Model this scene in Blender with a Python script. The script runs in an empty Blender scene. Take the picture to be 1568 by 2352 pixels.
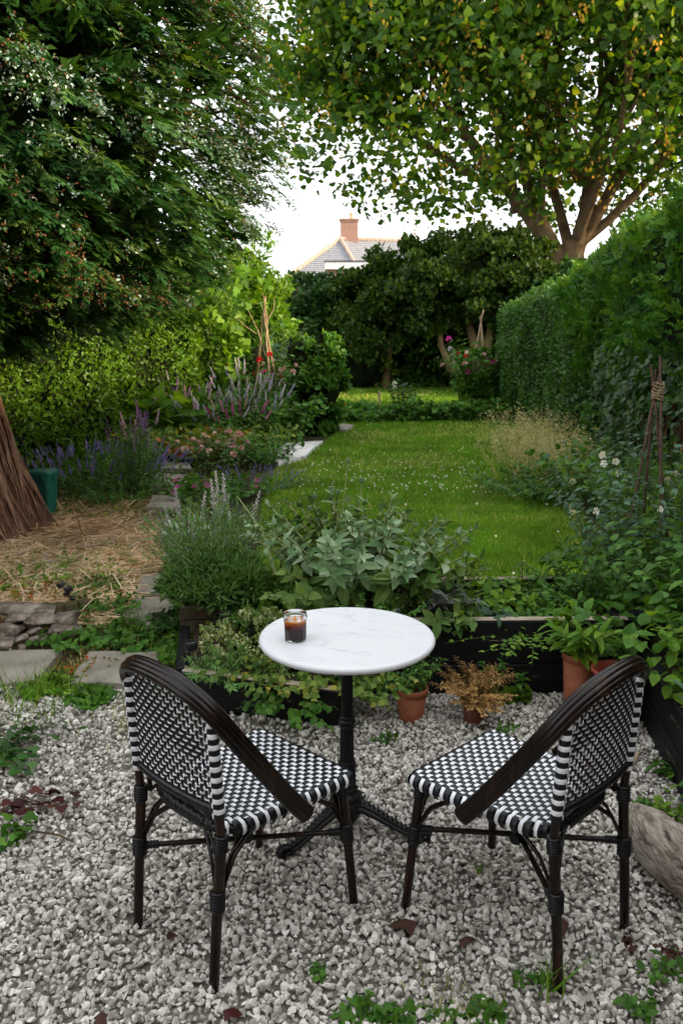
import bpy, math, random
import numpy as np
from mathutils import Vector, Matrix, Quaternion
R = math.radians
PI = math.pi
rng = np.random.default_rng(11)
random.seed(5)
S = bpy.context.scene
C = S.collection
# ------------------------------------------------------------------ camera, sky, sun, exposure
CAM_H, PITCH, FPX = 1.8076, R(12.74), 2030.0      # eye height, downward tilt, focal length for a 1568x2352 picture
cam_d = bpy.data.cameras.new('camera'); cam = bpy.data.objects.new('camera', cam_d); C.objects.link(cam)
cam.location = (0, 0, CAM_H); cam.rotation_euler = (PI/2 - PITCH, 0, 0)
cam_d.sensor_fit = 'VERTICAL'; cam_d.sensor_height = 36; cam_d.lens = FPX/2352*36
cam_d.clip_start = .05; cam_d.clip_end = 600
cam_d.dof.use_dof = True; cam_d.dof.focus_distance = 2.9; cam_d.dof.aperture_fstop = 8.0
S.camera = cam
SUN_EL, SUN_AZ = R(17), R(100)                    # azimuth from +y (ahead) clockwise towards +x (right)
W = bpy.data.worlds.new('World'); S.world = W; W.use_nodes = True
nt = W.node_tree; nt.nodes.clear()
out = nt.nodes.new('ShaderNodeOutputWorld'); bg = nt.nodes.new('ShaderNodeBackground')
sky = nt.nodes.new('ShaderNodeTexSky'); sky.sky_type = 'NISHITA'; sky.sun_disc = False
sky.sun_elevation = SUN_EL; sky.sun_rotation = SUN_AZ; sky.air_density = 1.0; sky.dust_density = 3.0; sky.ozone_density = 1.0
mx = nt.nodes.new('ShaderNodeMix'); mx.data_type = 'RGBA'; mx.inputs[0].default_value = .80
mx.inputs[7].default_value = (9.0, 9.2, 9.5, 1)   # thin even cloud veil over the blue
nt.links.new(sky.outputs[0], mx.inputs[6]); nt.links.new(mx.outputs[2], bg.inputs[0])
bg.inputs[1].default_value = .10
nt.links.new(bg.outputs[0], out.inputs[0])
sd = bpy.data.lights.new('sun', 'SUN'); sun = bpy.data.objects.new('sun', sd); C.objects.link(sun)
sd.energy = 3.6; sd.angle = R(5); sd.color = (1, .78, .52)
dv = Vector((math.sin(SUN_AZ)*math.cos(SUN_EL), math.cos(SUN_AZ)*math.cos(SUN_EL), math.sin(SUN_EL)))
sun.rotation_euler = dv.to_track_quat('Z', 'Y').to_euler(); sun.location = (0, 0, 20)
S.view_settings.view_transform = 'Standard'; S.view_settings.look = 'None'
S.view_settings.gamma = 1; S.view_settings.use_curve_mapping = False
S.view_settings.exposure = 1.37

# ------------------------------------------------------------------ helpers
def at(px, py, z=0., y=None):
    """where the line of sight through a point of the 1568x2352 view meets the level z (or the distance y)"""
    a = (px-784)/FPX; b = -(py-1176)/FPX; c, s = math.cos(PITCH), math.sin(PITCH)
    d = np.array([a, c+b*s, -s+b*c]); t = (z-CAM_H)/d[2] if y is None else y/d[1]
    return np.array([0, 0, CAM_H])+d*t
def tag(o, label=None, cat=None, group=None, kind=None):
    if label: o['label'] = label
    if cat: o['category'] = cat
    if group: o['group'] = group
    if kind: o['kind'] = kind
    return o
def thing(name, label, cat, loc=(0, 0, 0), rz=0, group=None):
    o = bpy.data.objects.new(name, None); C.objects.link(o); o.empty_display_size = .05
    o.location = Vector([float(v) for v in loc]); o.rotation_euler = (0, 0, rz)
    return tag(o, label, cat, group)
def link(name, me, parent=None, kind=None, mat=None):
    o = bpy.data.objects.new(name, me); C.objects.link(o)
    if parent: o.parent = parent
    if kind: o['kind'] = kind
    if mat: 
        me.materials.clear(); me.materials.append(mat)
    return o
def copy_tree(o, parent=None):
    c = o.copy(); C.objects.link(c); c.parent = parent
    for ch in [k for k in C.objects if k.parent is o]: copy_tree(ch, c)
    return c
def tri_mesh(name, V, F, rnd=None, smooth=False):
    me = bpy.data.meshes.new(name)
    V = np.ascontiguousarray(V, dtype=np.float32); F = np.ascontiguousarray(F, dtype=np.int32)
    me.vertices.add(len(V)); me.vertices.foreach_set('co', V.ravel())
    me.loops.add(F.size); me.loops.foreach_set('vertex_index', F.ravel())
    me.polygons.add(len(F)); me.polygons.foreach_set('loop_start', np.arange(0, F.size, 3, dtype=np.int32))
    me.polygons.foreach_set('loop_total', np.full(len(F), 3, dtype=np.int32))
    me.polygons.foreach_set('use_smooth', np.full(len(F), smooth))
    if rnd is not None:
        a = me.attributes.new('rnd', 'FLOAT', 'FACE'); a.data.foreach_set('value', np.ascontiguousarray(rnd, dtype=np.float32))
    me.update(calc_edges=True); return me
def nrm(a): return a/np.maximum(np.linalg.norm(a, axis=-1, keepdims=True), 1e-9)
def basis(d, n):
    y = nrm(d); z = nrm(n-(n*y).sum(-1, keepdims=True)*y); x = np.cross(y, z)
    return np.stack([x, y, z], -1)                # columns
def scatter(name, tm, P, D, N, sz, mat, parent=None, rnd=None, kind='stuff', smooth=False):
    """one mesh holding a copy of the small template at each point: direction D, normal N, size sz"""
    tms = tm if isinstance(tm, list) else [tm]
    P = np.asarray(P, float); n = len(P); sz = np.broadcast_to(np.asarray(sz, float).reshape(-1, 1) if np.ndim(sz) < 2 else sz, (n, 3))
    B = basis(np.asarray(D, float), np.asarray(N, float)+1e-4)
    if rnd is None: rnd = rng.random(n)
    pick = rng.integers(0, len(tms), n); Vs, Fs, Rs = [], [], []; off = 0
    for k, (tv, tf) in enumerate(tms):
        ix = np.where(pick == k)[0]
        if not len(ix): continue
        V = np.einsum('nij,nkj->nki', B[ix], tv[None]*sz[ix][:, None, :])+P[ix][:, None, :]
        F = tf[None]+(np.arange(len(ix))*len(tv))[:, None, None]+off
        Vs.append(V.reshape(-1, 3)); Fs.append(F.reshape(-1, 3)); Rs.append(np.repeat(rnd[ix], len(tf))); off += len(ix)*len(tv)
    me = tri_mesh(name, np.concatenate(Vs), np.concatenate(Fs), np.concatenate(Rs), smooth)
    o = link(name, me, parent, kind, mat)
    return o
class MB:
    def __init__(s): s.v = []; s.f = []; s.m = []; s.sm = []
    def add(s, v, f, m=0, sm=False):
        o = len(s.v); s.v += [tuple(map(float, p)) for p in v]; s.f += [tuple(i+o for i in q) for q in f]; s.m += [m]*len(f); s.sm += [sm]*len(f); return s
    def box(s, c, d, rz=0, m=0, rx=0, ry=0, jit=0, bev=0):
        M = Matrix.Rotation(rz, 3, 'Z') @ Matrix.Rotation(ry, 3, 'Y') @ Matrix.Rotation(rx, 3, 'X'); v = []
        h = [x/2 for x in d]; b = min(bev, min(h)*.6)
        if b <= 0:
            for sx in (-1, 1):
                for sy in (-1, 1):
                    for sz in (-1, 1):
                        p = M @ Vector((sx*h[0]+random.uniform(-jit, jit), sy*h[1]+random.uniform(-jit, jit), sz*h[2]+random.uniform(-jit, jit)))
                        v.append((p.x+c[0], p.y+c[1], p.z+c[2]))
            return s.add(v, [(0, 1, 3, 2), (4, 6, 7, 5), (0, 4, 5, 1), (2, 3, 7, 6), (0, 2, 6, 4), (1, 5, 7, 3)], m)
        idx = {}
        for ax in range(3):
            for sx in (-1, 1):
                for sy in (-1, 1):
                    for sz in (-1, 1):
                        sg = (sx, sy, sz); p = [sg[i]*(h[i]-(0 if i == ax else b)) for i in range(3)]
                        p = M @ Vector(p); idx[(ax, sg)] = len(v); v.append((p.x+c[0]+random.uniform(-jit, jit), p.y+c[1]+random.uniform(-jit, jit), p.z+c[2]+random.uniform(-jit, jit)))
        f = []
        for ax in range(3):
            a1, a2 = [i for i in range(3) if i != ax]
            for sg in (-1, 1):
                q = []
                for u, w in ((-1, -1), (1, -1), (1, 1), (-1, 1)):
                    g = [0]*3; g[ax] = sg; g[a1] = u; g[a2] = w; q.append(idx[(ax, tuple(g))])
                if (sg > 0) == (ax == 1): q.reverse()
                f.append(tuple(q))
            for s1 in (-1, 1):                      # edges parallel to ax
                for s2 in (-1, 1):
                    g0 = [0]*3; g1 = [0]*3; g0[ax] = -1; g1[ax] = 1
                    for g in (g0, g1): g[a1] = s1; g[a2] = s2
                    f.append((idx[(a1, tuple(g0))], idx[(a1, tuple(g1))], idx[(a2, tuple(g1))], idx[(a2, tuple(g0))]))
        for sx in (-1, 1):
            for sy in (-1, 1):
                for sz in (-1, 1): f.append(tuple(idx[(a, (sx, sy, sz))] for a in range(3)))
        return s.add(v, f, m)
    def tube(s, P, r, n=8, m=0, sm=True, cap=True, flute=0, wob=0, flat=1.):
        P = [Vector([float(c) for c in p]) for p in P]; k = len(P); r = list(r) if hasattr(r, '__len__') else [r]*k
        t0 = (P[1]-P[0]).normalized(); up = Vector((0, 0, 1)) if abs(t0.z) < .9 else Vector((1, 0, 0))
        a = t0.cross(up).normalized(); v = []
        for i in range(k):
            t = (P[min(i+1, k-1)]-P[max(i-1, 0)]).normalized(); a = (a-t*a.dot(t)).normalized(); b = t.cross(a)
            for j in range(n):
                th = 2*PI*j/n; rr = r[i]*(1-(flute if j % 2 else 0))*(1+random.uniform(-wob, wob)); v.append(P[i]+(a*math.cos(th)+b*math.sin(th)*flat)*rr)
        f = [(i*n+j, i*n+(j+1) % n, (i+1)*n+(j+1) % n, (i+1)*n+j) for i in range(k-1) for j in range(n)]
        s.add(v, f, m, sm)
        if cap: s.add(v[:n], [tuple(range(n))[::-1]], m); s.add(v[-n:], [tuple(range(n))], m)
        return s
    def lathe(s, prof, n=32, c=(0, 0, 0), m=0, sm=True, fac=None):
        v = []
        for r_, z in prof:
            for j in range(n):
                th = 2*PI*j/n; q = r_*(fac(th, z) if fac else 1); v.append((c[0]+q*math.cos(th), c[1]+q*math.sin(th), c[2]+z))
        f = [(i*n+j, i*n+(j+1) % n, (i+1)*n+(j+1) % n, (i+1)*n+j) for i in range(len(prof)-1) for j in range(n)]
        return s.add(v, f, m, sm)
    def build(s, name, mats, parent=None, kind=None):
        me = bpy.data.meshes.new(name); me.from_pydata(s.v, [], s.f)
        for q in (mats if isinstance(mats, (list, tuple)) else [mats]): me.materials.append(q)
        me.polygons.foreach_set('material_index', s.m); me.polygons.foreach_set('use_smooth', s.sm); me.update()
        return link(name, me, parent, kind)
# ---- small templates (triangles)
def T(v, f): return (np.array(v, float), np.array(f, int))
def leaf2(w=.3, fold=.08, tip=-.06): return T([(0, 0, 0), (-w, .45, fold), (0, 1, tip), (w, .45, fold)], [(0, 3, 2), (0, 2, 1)])
def leaf_oval(w=.3, curl=.2, fold=.08, serr=0.):
    rows = [(.14, .62), (.36, 1.), (.6, .92), (.82, .52)]; v = [(0, 0, 0)]
    for t, h in rows:
        z = -curl*t*t; v += [(-w*h, t-.03, z+fold*h), (0, t, z), (w*h, t-.03, z+fold*h)]
    v.append((0, 1, -curl)); f = [(0, 2, 1), (0, 3, 2)]
    for i in range(3):
        a = 1+3*i; b = a+3; f += [(a, a+1, b+1), (a, b+1, b), (a+1, a+2, b+2), (a+1, b+2, b+1)]
    f += [(10, 11, 13), (11, 12, 13)]
    return T(v, f)
def leaf_maple(bend=.15):
    ang = [-90, -8, 30, 58, 90, 122, 150, 188]; rad = [.16, .50, .42, .56, .64, .54, .40, .50]
    v = [(0, .38, 0)]+[(r_*math.cos(R(a)), .38+r_*math.sin(R(a)), -bend*r_*r_*2) for a, r_ in zip(ang, rad)]
    n = len(ang); return T(v, [(0, 1+i, 1+(i+1) % n) for i in range(n)])
def leaf_palm(): # vine / currant / strawberry style lobed leaf
    ang = [-90, -40, 5, 35, 60, 90, 120, 145, 175, 220]; rad = [.1, .42, .5, .36, .5, .62, .5, .36, .5, .42]
    v = [(0, .35, 0)]+[(r_*math.cos(R(a)), .35+r_*math.sin(R(a)), .05-.12*r_) for a, r_ in zip(ang, rad)]
    return T(v, [(0, 1+i, 1+(i+1) % 10) for i in range(10)])
def frond(seed, pairs=7, droop=.35, sub=True, fat=1.):
    g = np.random.default_rng(seed); v = []; f = []
    def fin(b, d, L, w):
        d = nrm(d); s_ = np.array([-d[1], d[0], 0]); s_ = s_/max(np.linalg.norm(s_), 1e-6); k = len(v)
        v.extend([b-s_*w*.3, b+d*L*.45-s_*w, b+d*L, b+d*L*.45+s_*w]); f.extend([(k, k+3, k+2), (k, k+2, k+1)])
    ax = lambda t: np.array([.05*math.sin(t*3+seed), t, -droop*t*t])
    for i in range(pairs):
        t = .08+.84*i/pairs; L = .40*(1-t)**.6+.08
        for sd_ in (-1, 1):
            a = R(30+g.uniform(-14, 12)); d = np.array([sd_*math.sin(a), math.cos(a), g.uniform(-.45, .25)]); b = ax(t+g.uniform(-.04, .04)); L = L*g.uniform(.75, 1.2)
            fin(b, d, L, (.030+.02*L)*fat)
            if sub and L > .16:
                for q in (.5,):
                    for e in (-1, 1):
                        a2 = a*sd_+e*R(38); fin(b+nrm(d)*L*q, np.array([math.sin(a2), math.cos(a2), g.uniform(-.3, .1)]), L*.5*(1.2-q), .030)
    for t in (0, .33, .66): fin(ax(t), ax(t+.34)-ax(t), .38, .03)
    return T(v, f)
BLADE = [T([(-.06, 0, 0), (.06, 0, 0), (-.045, .55, -.04), (.045, .55, -.04), (0, 1, -.25)], [(0, 1, 3), (0, 3, 2), (2, 3, 4)]),
         T([(-.07, 0, 0), (.07, 0, 0), (-.04, .5, -.1), (.04, .5, -.1), (0, .9, -.5)], [(0, 1, 3), (0, 3, 2), (2, 3, 4)])]
BLADE1 = [T([(-.09, 0, 0), (.09, 0, 0), (0.02, 1, -.25)], [(0, 1, 2)]), T([(-.08, 0, 0), (.08, 0, 0), (0, .9, -.5)], [(0, 1, 2)])]
STRAW = T([(-.03, 0, 0), (.03, 0, 0), (.03, 1, .03), (-.03, 1, .03)], [(0, 1, 2), (0, 2, 3)])
def ico():
    p = (1+5**.5)/2; v = nrm(np.array([(-1, p, 0), (1, p, 0), (-1, -p, 0), (1, -p, 0), (0, -1, p), (0, 1, p), (0, -1, -p), (0, 1, -p), (p, 0, -1), (p, 0, 1), (-p, 0, -1), (-p, 0, 1)], float))
    f = np.array([(0, 11, 5), (0, 5, 1), (0, 1, 7), (0, 7, 10), (0, 10, 11), (1, 5, 9), (5, 11, 4), (11, 10, 2), (10, 7, 6), (7, 1, 8), (3, 9, 4), (3, 4, 2), (3, 2, 6), (3, 6, 8), (3, 8, 9), (4, 9, 5), (2, 4, 11), (6, 2, 10), (8, 6, 7), (9, 8, 1)])
    return v, f
IV, IF = ico()
OCT = T([(1, 0, 0), (-1, 0, 0), (0, 1, 0), (0, -1, 0), (0, 0, 1), (0, 0, -1)], [(0, 2, 4), (2, 1, 4), (1, 3, 4), (3, 0, 4), (2, 0, 5), (1, 2, 5), (3, 1, 5), (0, 3, 5)])
def stone(seed, amp=.28):
    g = np.random.default_rng(seed); v = IV*(1+g.uniform(-amp, amp*.8, (12, 1)))*g.uniform(.85, 1.15, (12, 3)); v = v*np.array([.5, g.uniform(.36, .5), g.uniform(.34, .46)])
    for _ in range(4):                             # chip flat facets off
        d = nrm(g.normal(size=3)); h = v@d; lim = np.percentile(h, 74); v = v-np.maximum(h-lim, 0)[:, None]*d*.9
    return (v, IF)
STONES = [stone(i) for i in range(14)]
FROND = [frond(i+30, 5, .25, False, 1.8) for i in range(5)]; SPRIG = [frond(i+20, 6, .25, False) for i in range(4)]; FROND1 = [frond(i+9, 5, .3, False) for i in range(4)]
def flower5(w=.32, cup=.25, n=5):
    v = []; f = []; 
    for i in range(n):
        a = 2*PI*i/n; c, s_ = math.cos(a), math.sin(a); k = len(v)
        for x, y, z in ((0, 0, 0), (-w*.8, .6, cup*.6), (-w*.45, 1, cup), (w*.45, 1, cup*1.1), (w*.8, .6, cup*.6)): v.append((x*c-y*s_, x*s_+y*c, z))
        f += [(k, k+4, k+3), (k, k+3, k+2), (k, k+2, k+1)]
    return T(v, f)
FL5 = flower5(); PEA = T([(0, 0, 0), (-.55, .5, .1), (-.35, 1, -.1), (.35, 1, -.1), (.55, .5, .1), (0, .2, .45), (-.22, .55, .4), (.22, .55, .4)], [(0, 4, 3), (0, 3, 2), (0, 2, 1), (0, 5, 6), (0, 7, 5), (5, 7, 6)])

# ------------------------------------------------------------------ materials
def newmat(name):
    m = bpy.data.materials.new(name); m.use_nodes = True; n = m.node_tree; b = n.nodes['Principled BSDF']; return m, n, b
def ramp(n, cols):
    r = n.nodes.new('ShaderNodeValToRGB'); e = r.color_ramp.elements
    for i, (p, c) in enumerate(cols):
        if i > 1: e.new(p)
        e[i].position = p; e[i].color = (*c, 1)
    return r
def leafmat(name, cols, trans=.35, rough=.45, spec=.4, tcol=1.35, vary=.0):
    """colour of each leaf from its own random number; thin leaf: some light comes through"""
    m, n, b = newmat(name); at_ = n.nodes.new('ShaderNodeAttribute'); at_.attribute_name = 'rnd'
    r = ramp(n, cols); n.links.new(at_.outputs['Fac'], r.inputs[0]); b.inputs['Roughness'].default_value = rough; b.inputs['Specular IOR Level'].default_value = spec*.5
    nz = n.nodes.new('ShaderNodeTexNoise'); nz.inputs['Scale'].default_value = 2.1; tc = n.nodes.new('ShaderNodeTexCoord'); n.links.new(tc.outputs['Object'], nz.inputs[0])
    hs = n.nodes.new('ShaderNodeHueSaturation'); mr = n.nodes.new('ShaderNodeMapRange'); mr.inputs[1].default_value = .3; mr.inputs[2].default_value = .7; mr.inputs[3].default_value = .75; mr.inputs[4].default_value = 1.25
    n.links.new(nz.outputs[0], mr.inputs[0]); n.links.new(mr.outputs[0], hs.inputs['Value']); n.links.new(r.outputs[0], hs.inputs['Color'])
    n.links.new(hs.outputs[0], b.inputs['Base Color'])
    if trans > 0:
        t = n.nodes.new('ShaderNodeBsdfTranslucent'); g = n.nodes.new('ShaderNodeMix'); g.data_type = 'RGBA'; g.blend_type = 'MULTIPLY'; g.inputs[0].default_value = 1
        g.inputs[7].default_value = (1.5*tcol/1.35, 1.35*tcol/1.35, .45, 1); n.links.new(hs.outputs[0], g.inputs[6]); n.links.new(g.outputs[2], t.inputs[0])
        x = n.nodes.new('ShaderNodeMixShader'); x.inputs[0].default_value = trans; n.links.new(b.outputs[0], x.inputs[1]); n.links.new(t.outputs[0], x.inputs[2])
        n.links.new(x.outputs[0], n.nodes['Material Output'].inputs[0])
    return m
def noisemat(name, cols, scale=8, rough=.8, spec=.3, bump=.3, bscale=None, stretch=(1, 1, 1), detail=8, metal=0, dist=.02, rnd=0):
    m, n, b = newmat(name); tc = n.nodes.new('ShaderNodeTexCoord'); mp = n.nodes.new('ShaderNodeMapping'); mp.inputs['Scale'].default_value = stretch
    nz = n.nodes.new('ShaderNodeTexNoise'); nz.inputs['Scale'].default_value = scale; nz.inputs['Detail'].default_value = detail; nz.inputs['Roughness'].default_value = .62
    n.links.new(tc.outputs['Object'], mp.inputs[0]); n.links.new(mp.outputs[0], nz.inputs[0]); r = ramp(n, cols); src = nz.outputs[0]
    if rnd:
        a = n.nodes.new('ShaderNodeAttribute'); a.attribute_name = 'rnd'; q = n.nodes.new('ShaderNodeMath'); q.operation = 'MULTIPLY_ADD'; q.inputs[1].default_value = rnd
        n.links.new(a.outputs['Fac'], q.inputs[0]); n.links.new(nz.outputs[0], q.inputs[2]); q2 = n.nodes.new('ShaderNodeMath'); q2.operation = 'SUBTRACT'; q2.inputs[1].default_value = rnd/2
        n.links.new(q.outputs[0], q2.inputs[0]); src = q2.outputs[0]
    n.links.new(src, r.inputs[0]); n.links.new(r.outputs[0], b.inputs['Base Color'])
    b.inputs['Roughness'].default_value = rough; b.inputs['Specular IOR Level'].default_value = spec; b.inputs['Metallic'].default_value = metal
    if bump:
        n2 = n.nodes.new('ShaderNodeTexNoise'); n2.inputs['Scale'].default_value = bscale or scale*3; n2.inputs['Detail'].default_value = 6; n.links.new(mp.outputs[0], n2.inputs[0])
        bp = n.nodes.new('ShaderNodeBump'); bp.inputs['Strength'].default_value = bump; bp.inputs['Distance'].default_value = dist
        n.links.new(n2.outputs[0], bp.inputs['Height']); n.links.new(bp.outputs[0], b.inputs['Normal'])
    return m
def plain(name, col, rough=.5, spec=.4, metal=0):
    return noisemat(name, [(.3, tuple(c*.8 for c in col)), (.7, tuple(min(1, c*1.15) for c in col))], 30, rough, spec, .08, metal=metal)
g3 = lambda a, b, c: [(0, a), (.5, b), (1, c)]
M = {}
M['soil'] = noisemat('soil', [(.3, (.022, .015, .010)), (.55, (.05, .034, .022)), (.75, (.10, .075, .05))], 9, .95, .1, .9, 40)
M['ground'] = noisemat('ground_earth', [(.3, (.025, .022, .012)), (.5, (.05, .045, .022)), (.7, (.045, .075, .02))], 3, .95, .1, .8, 30)
M['innerdark'] = noisemat('shaded_inner_twigs', [(.3, (.004, .006, .002)), (.7, (.012, .018, .005))], 9, .95, .1, .5)  # near-black solid cores: shade inside crowns and hedges put into the colour
M['lawnbase'] = noisemat('lawn_base', [(.3, (.06, .11, .014)), (.5, (.08, .14, .018)), (.68, (.22, .21, .07))], 1.6, .9, .1, .6, 60)
M['strawbase'] = noisemat('straw_base', [(.28, (.10, .06, .03)), (.45, (.32, .20, .105)), (.62, (.56, .40, .24))], 7, .95, .1, 1., 45)
M['gravelbase'] = noisemat('gravel_fines', [(.3, (.13, .115, .095)), (.6, (.28, .26, .22))], 30, .95, .1, 1., 120)
def stonemat(name, a, b, c, sc=60, rnd=.45, bump=.5):
    return noisemat(name, [(.15, a), (.45, b), (.62, c), (.85, tuple(min(.8, x*1.2) for x in c))], sc, .85, .25, bump, sc*2.2, dist=.004, rnd=rnd)
M['stone'] = stonemat('gravel_stone', (.16, .145, .122), (.40, .372, .325), (.66, .63, .575), rnd=.5, bump=.8)
M['slab'] = noisemat('sandstone_slab', [(.25, (.12, .11, .08)), (.5, (.24, .215, .17)), (.75, (.34, .31, .26))], 5, .9, .2, .5, 60, dist=.01)
M['rock'] = noisemat('rough_rock', [(.3, (.06, .045, .035)), (.48, (.13, .10, .078)), (.62, (.25, .21, .17)), (.75, (.38, .34, .29))], 12, .85, .3, .8, 40, dist=.012)
M['whiteslab'] = noisemat('pale_stone', [(.3, (.45, .42, .40)), (.6, (.72, .70, .68))], 8, .9, .2, .8, 20)
M['bark'] = noisemat('red_brown_bark', [(.30, (.16, .08, .05)), (.45, (.30, .17, .11)), (.58, (.44, .28, .19)), (.75, (.58, .46, .37))], 6, .95, .1, 1., 12, stretch=(2.2, 2.2, .22), dist=.08)
M['bark_dark'] = noisemat('bark_fissures', [(.3, (.05, .025, .015)), (.7, (.17, .095, .06))], 9, .95, .1, 1., 16, stretch=(1.6, 1.6, .22), dist=.05)
M['maplebark'] = noisemat('maple_bark', [(.3, (.07, .045, .022)), (.55, (.20, .13, .07)), (.8, (.30, .22, .13))], 3, .9, .2, .6, 8, dist=.04)
M['twig'] = noisemat('twig_wood', [(.3, (.03, .02, .012)), (.7, (.10, .065, .035))], 12, .9, .1, .3)
M['cane'] = noisemat('pale_cane', [(.3, (.22, .15, .08)), (.7, (.48, .36, .22))], 20, .8, .2, .3)
M['cane_dark'] = noisemat('dark_cane', [(.3, (.05, .03, .022)), (.7, (.17, .10, .07))], 30, .7, .3, .3)
M['blackwood'] = noisemat('black_painted_board', [(.30, (.003, .003, .0035)), (.58, (.006, .006, .007)), (.632, (.012, .011, .010)), (.645, (.26, .18, .11))], 7, .6, .22, .5, 22, stretch=(.35, 3.2, 3.2), dist=.004)
M['woodtop'] = noisemat('bare_weathered_edge', [(.3, (.22, .16, .11)), (.6, (.50, .42, .33))], 22, .85, .2, .5, stretch=(.3, 3, 3))
M['terracotta'] = noisemat('terracotta', [(.3, (.20, .065, .032)), (.7, (.36, .12, .06))], 14, .75, .25, .15)
M['terracotta_dark'] = noisemat('brown_plastic', [(.3, (.10, .028, .016)), (.7, (.19, .055, .03))], 14, .45, .4, .1)
M['redplastic'] = noisemat('red_plastic', [(.3, (.20, .035, .02)), (.7, (.32, .07, .045))], 10, .4, .45, .05)
M['binplastic'] = noisemat('green_plastic', [(.3, (.006, .075, .055)), (.7, (.012, .13, .095))], 6, .45, .4, .05)
M['blackplastic'] = plain('black_plastic', (.012, .012, .014), .4)
M['iron'] = noisemat('black_cast_iron', [(.3, (.003, .003, .0035)), (.7, (.008, .008, .009))], 40, .45, .3, .35, 90, dist=.002)
M['rattan'] = noisemat('dark_stained_rattan', [(.35, (.0025, .0018, .0015)), (.55, (.010, .0045, .003)), (.75, (.05, .020, .008))], 26, .27, .30, .25, 60, stretch=(1, 1, .12), dist=.002)
M['binding'] = plain('black_binding', (.004, .004, .005), .35, .35)
M['weaveblack'] = plain('black_weave', (.005, .006, .008), .38, .38)
M['weavewhite'] = plain('white_weave', (.78, .79, .82), .4, .45)
M['drift'] = noisemat('weathered_driftwood', [(.3, (.06, .045, .035)), (.44, (.24, .20, .16)), (.6, (.38, .34, .285)), (.75, (.52, .48, .42))], 9, .9, .15, 1., 14, stretch=(4.2, 1.1, 4.2), dist=.03)
M['blockwood'] = noisemat('mossy_block', [(.3, (.04, .032, .018)), (.7, (.14, .11, .07))], 8, .9, .1, .6)
M['log'] = noisemat('mossy_log', [(.3, (.035, .035, .016)), (.7, (.11, .09, .045))], 10, .9, .1, .6)
M['stem'] = noisemat('green_stem', [(.3, (.05, .09, .025)), (.7, (.11, .16, .05))], 10, .7, .2, 0)
M['stem_pale'] = noisemat('pale_stem', [(.3, (.14, .19, .07)), (.7, (.30, .32, .14))], 10, .7, .2, 0)
M['stem_brown'] = noisemat('brown_stem', [(.3, (.04, .025, .015)), (.7, (.10, .06, .035))], 10, .8, .2, 0)
M['straw'] = leafmat('straw', [(0, (.20, .10, .05)), (.25, (.42, .25, .13)), (.7, (.70, .50, .29)), (1, (.80, .66, .44))], .15, .8, .2, 1)
M['grass'] = leafmat('grass_blades', [(0, (.07, .18, .012)), (.5, (.13, .30, .022)), (.85, (.22, .40, .04)), (.97, (.58, .52, .22))], .45, .5, .2, 1.1)
M['drygrass'] = leafmat('dry_grass', [(0, (.12, .20, .05)), (.45, (.36, .36, .15)), (1, (.66, .58, .38))], .35, .7, .2)
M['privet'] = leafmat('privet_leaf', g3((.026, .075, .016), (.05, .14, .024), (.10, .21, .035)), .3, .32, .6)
M['privet_sun'] = leafmat('privet_sunlit_leaf', [(0, (.040, .105, .008)), (.5, (.095, .20, .014)), (.88, (.17, .30, .03)), (1, (.28, .32, .06))], .4, .4, .5)  # sunlight on the left hedge put into these lighter yellow greens
M['cypress'] = leafmat('cypress_foliage', g3((.018, .07, .008), (.045, .14, .014), (.14, .27, .025)), .3, .5, .3)
M['cypress_b'] = leafmat('cypress_spray', [(0, (.014, .050, .014)), (.45, (.032, .105, .026)), (.85, (.075, .165, .040)), (1, (.15, .23, .045))], .3, .45, .5)
M['silver'] = leafmat('silvery_tips', g3((.16, .26, .20), (.32, .44, .38), (.58, .68, .64)), .2, .5, .4, 1)
M['cone'] = leafmat('brown_cones', g3((.06, .022, .012), (.13, .05, .022), (.22, .10, .045)), 0, .7, .2)
M['maple'] = leafmat('maple_leaf', [(0, (.022, .065, .010)), (.55, (.05, .125, .012)), (.85, (.12, .22, .018)), (1, (.24, .30, .02))], .5, .4, .4, 1.6)
M['keys'] = leafmat('maple_keys', g3((.32, .28, .03), (.52, .38, .05), (.55, .28, .08)), .5, .6, .2, 1.3)
M['laurel'] = leafmat('dark_shrub_leaf', g3((.012, .045, .008), (.028, .085, .014), (.055, .13, .022)), .25, .35, .5)
M['ivyleaf'] = leafmat('ivy_leaf', g3((.010, .030, .006), (.02, .055, .010), (.045, .09, .018)), .15, .45, .35)
M['hawthorn'] = leafmat('hawthorn_leaf', g3((.014, .036, .004), (.030, .068, .007), (.07, .12, .014)), .3, .45, .35)
M['lime'] = leafmat('bright_green_leaf', g3((.06, .15, .010), (.11, .24, .018), (.20, .33, .04)), .4, .42, .35)
M['mid'] = leafmat('mid_green_leaf', g3((.030, .095, .010), (.06, .16, .020), (.11, .24, .035)), .35, .42, .35)
M['yellowish'] = leafmat('yellow_green_leaf', [(0, (.06, .12, .015)), (.6, (.12, .20, .03)), (.93, (.24, .27, .05)), (1, (.45, .33, .05))], .4, .45, .4)
M['bluegreen'] = leafmat('blue_green_leaf', g3((.035, .085, .045), (.06, .13, .07), (.11, .20, .12)), .3, .45, .4)
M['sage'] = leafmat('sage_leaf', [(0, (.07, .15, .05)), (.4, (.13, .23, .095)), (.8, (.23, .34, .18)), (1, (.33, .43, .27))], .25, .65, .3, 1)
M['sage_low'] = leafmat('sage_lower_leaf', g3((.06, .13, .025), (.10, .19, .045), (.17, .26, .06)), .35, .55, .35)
M['sage_purple'] = leafmat('purple_sage_leaf', g3((.09, .08, .10), (.14, .15, .13), (.13, .20, .10)), .25, .6, .3, 1)
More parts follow.
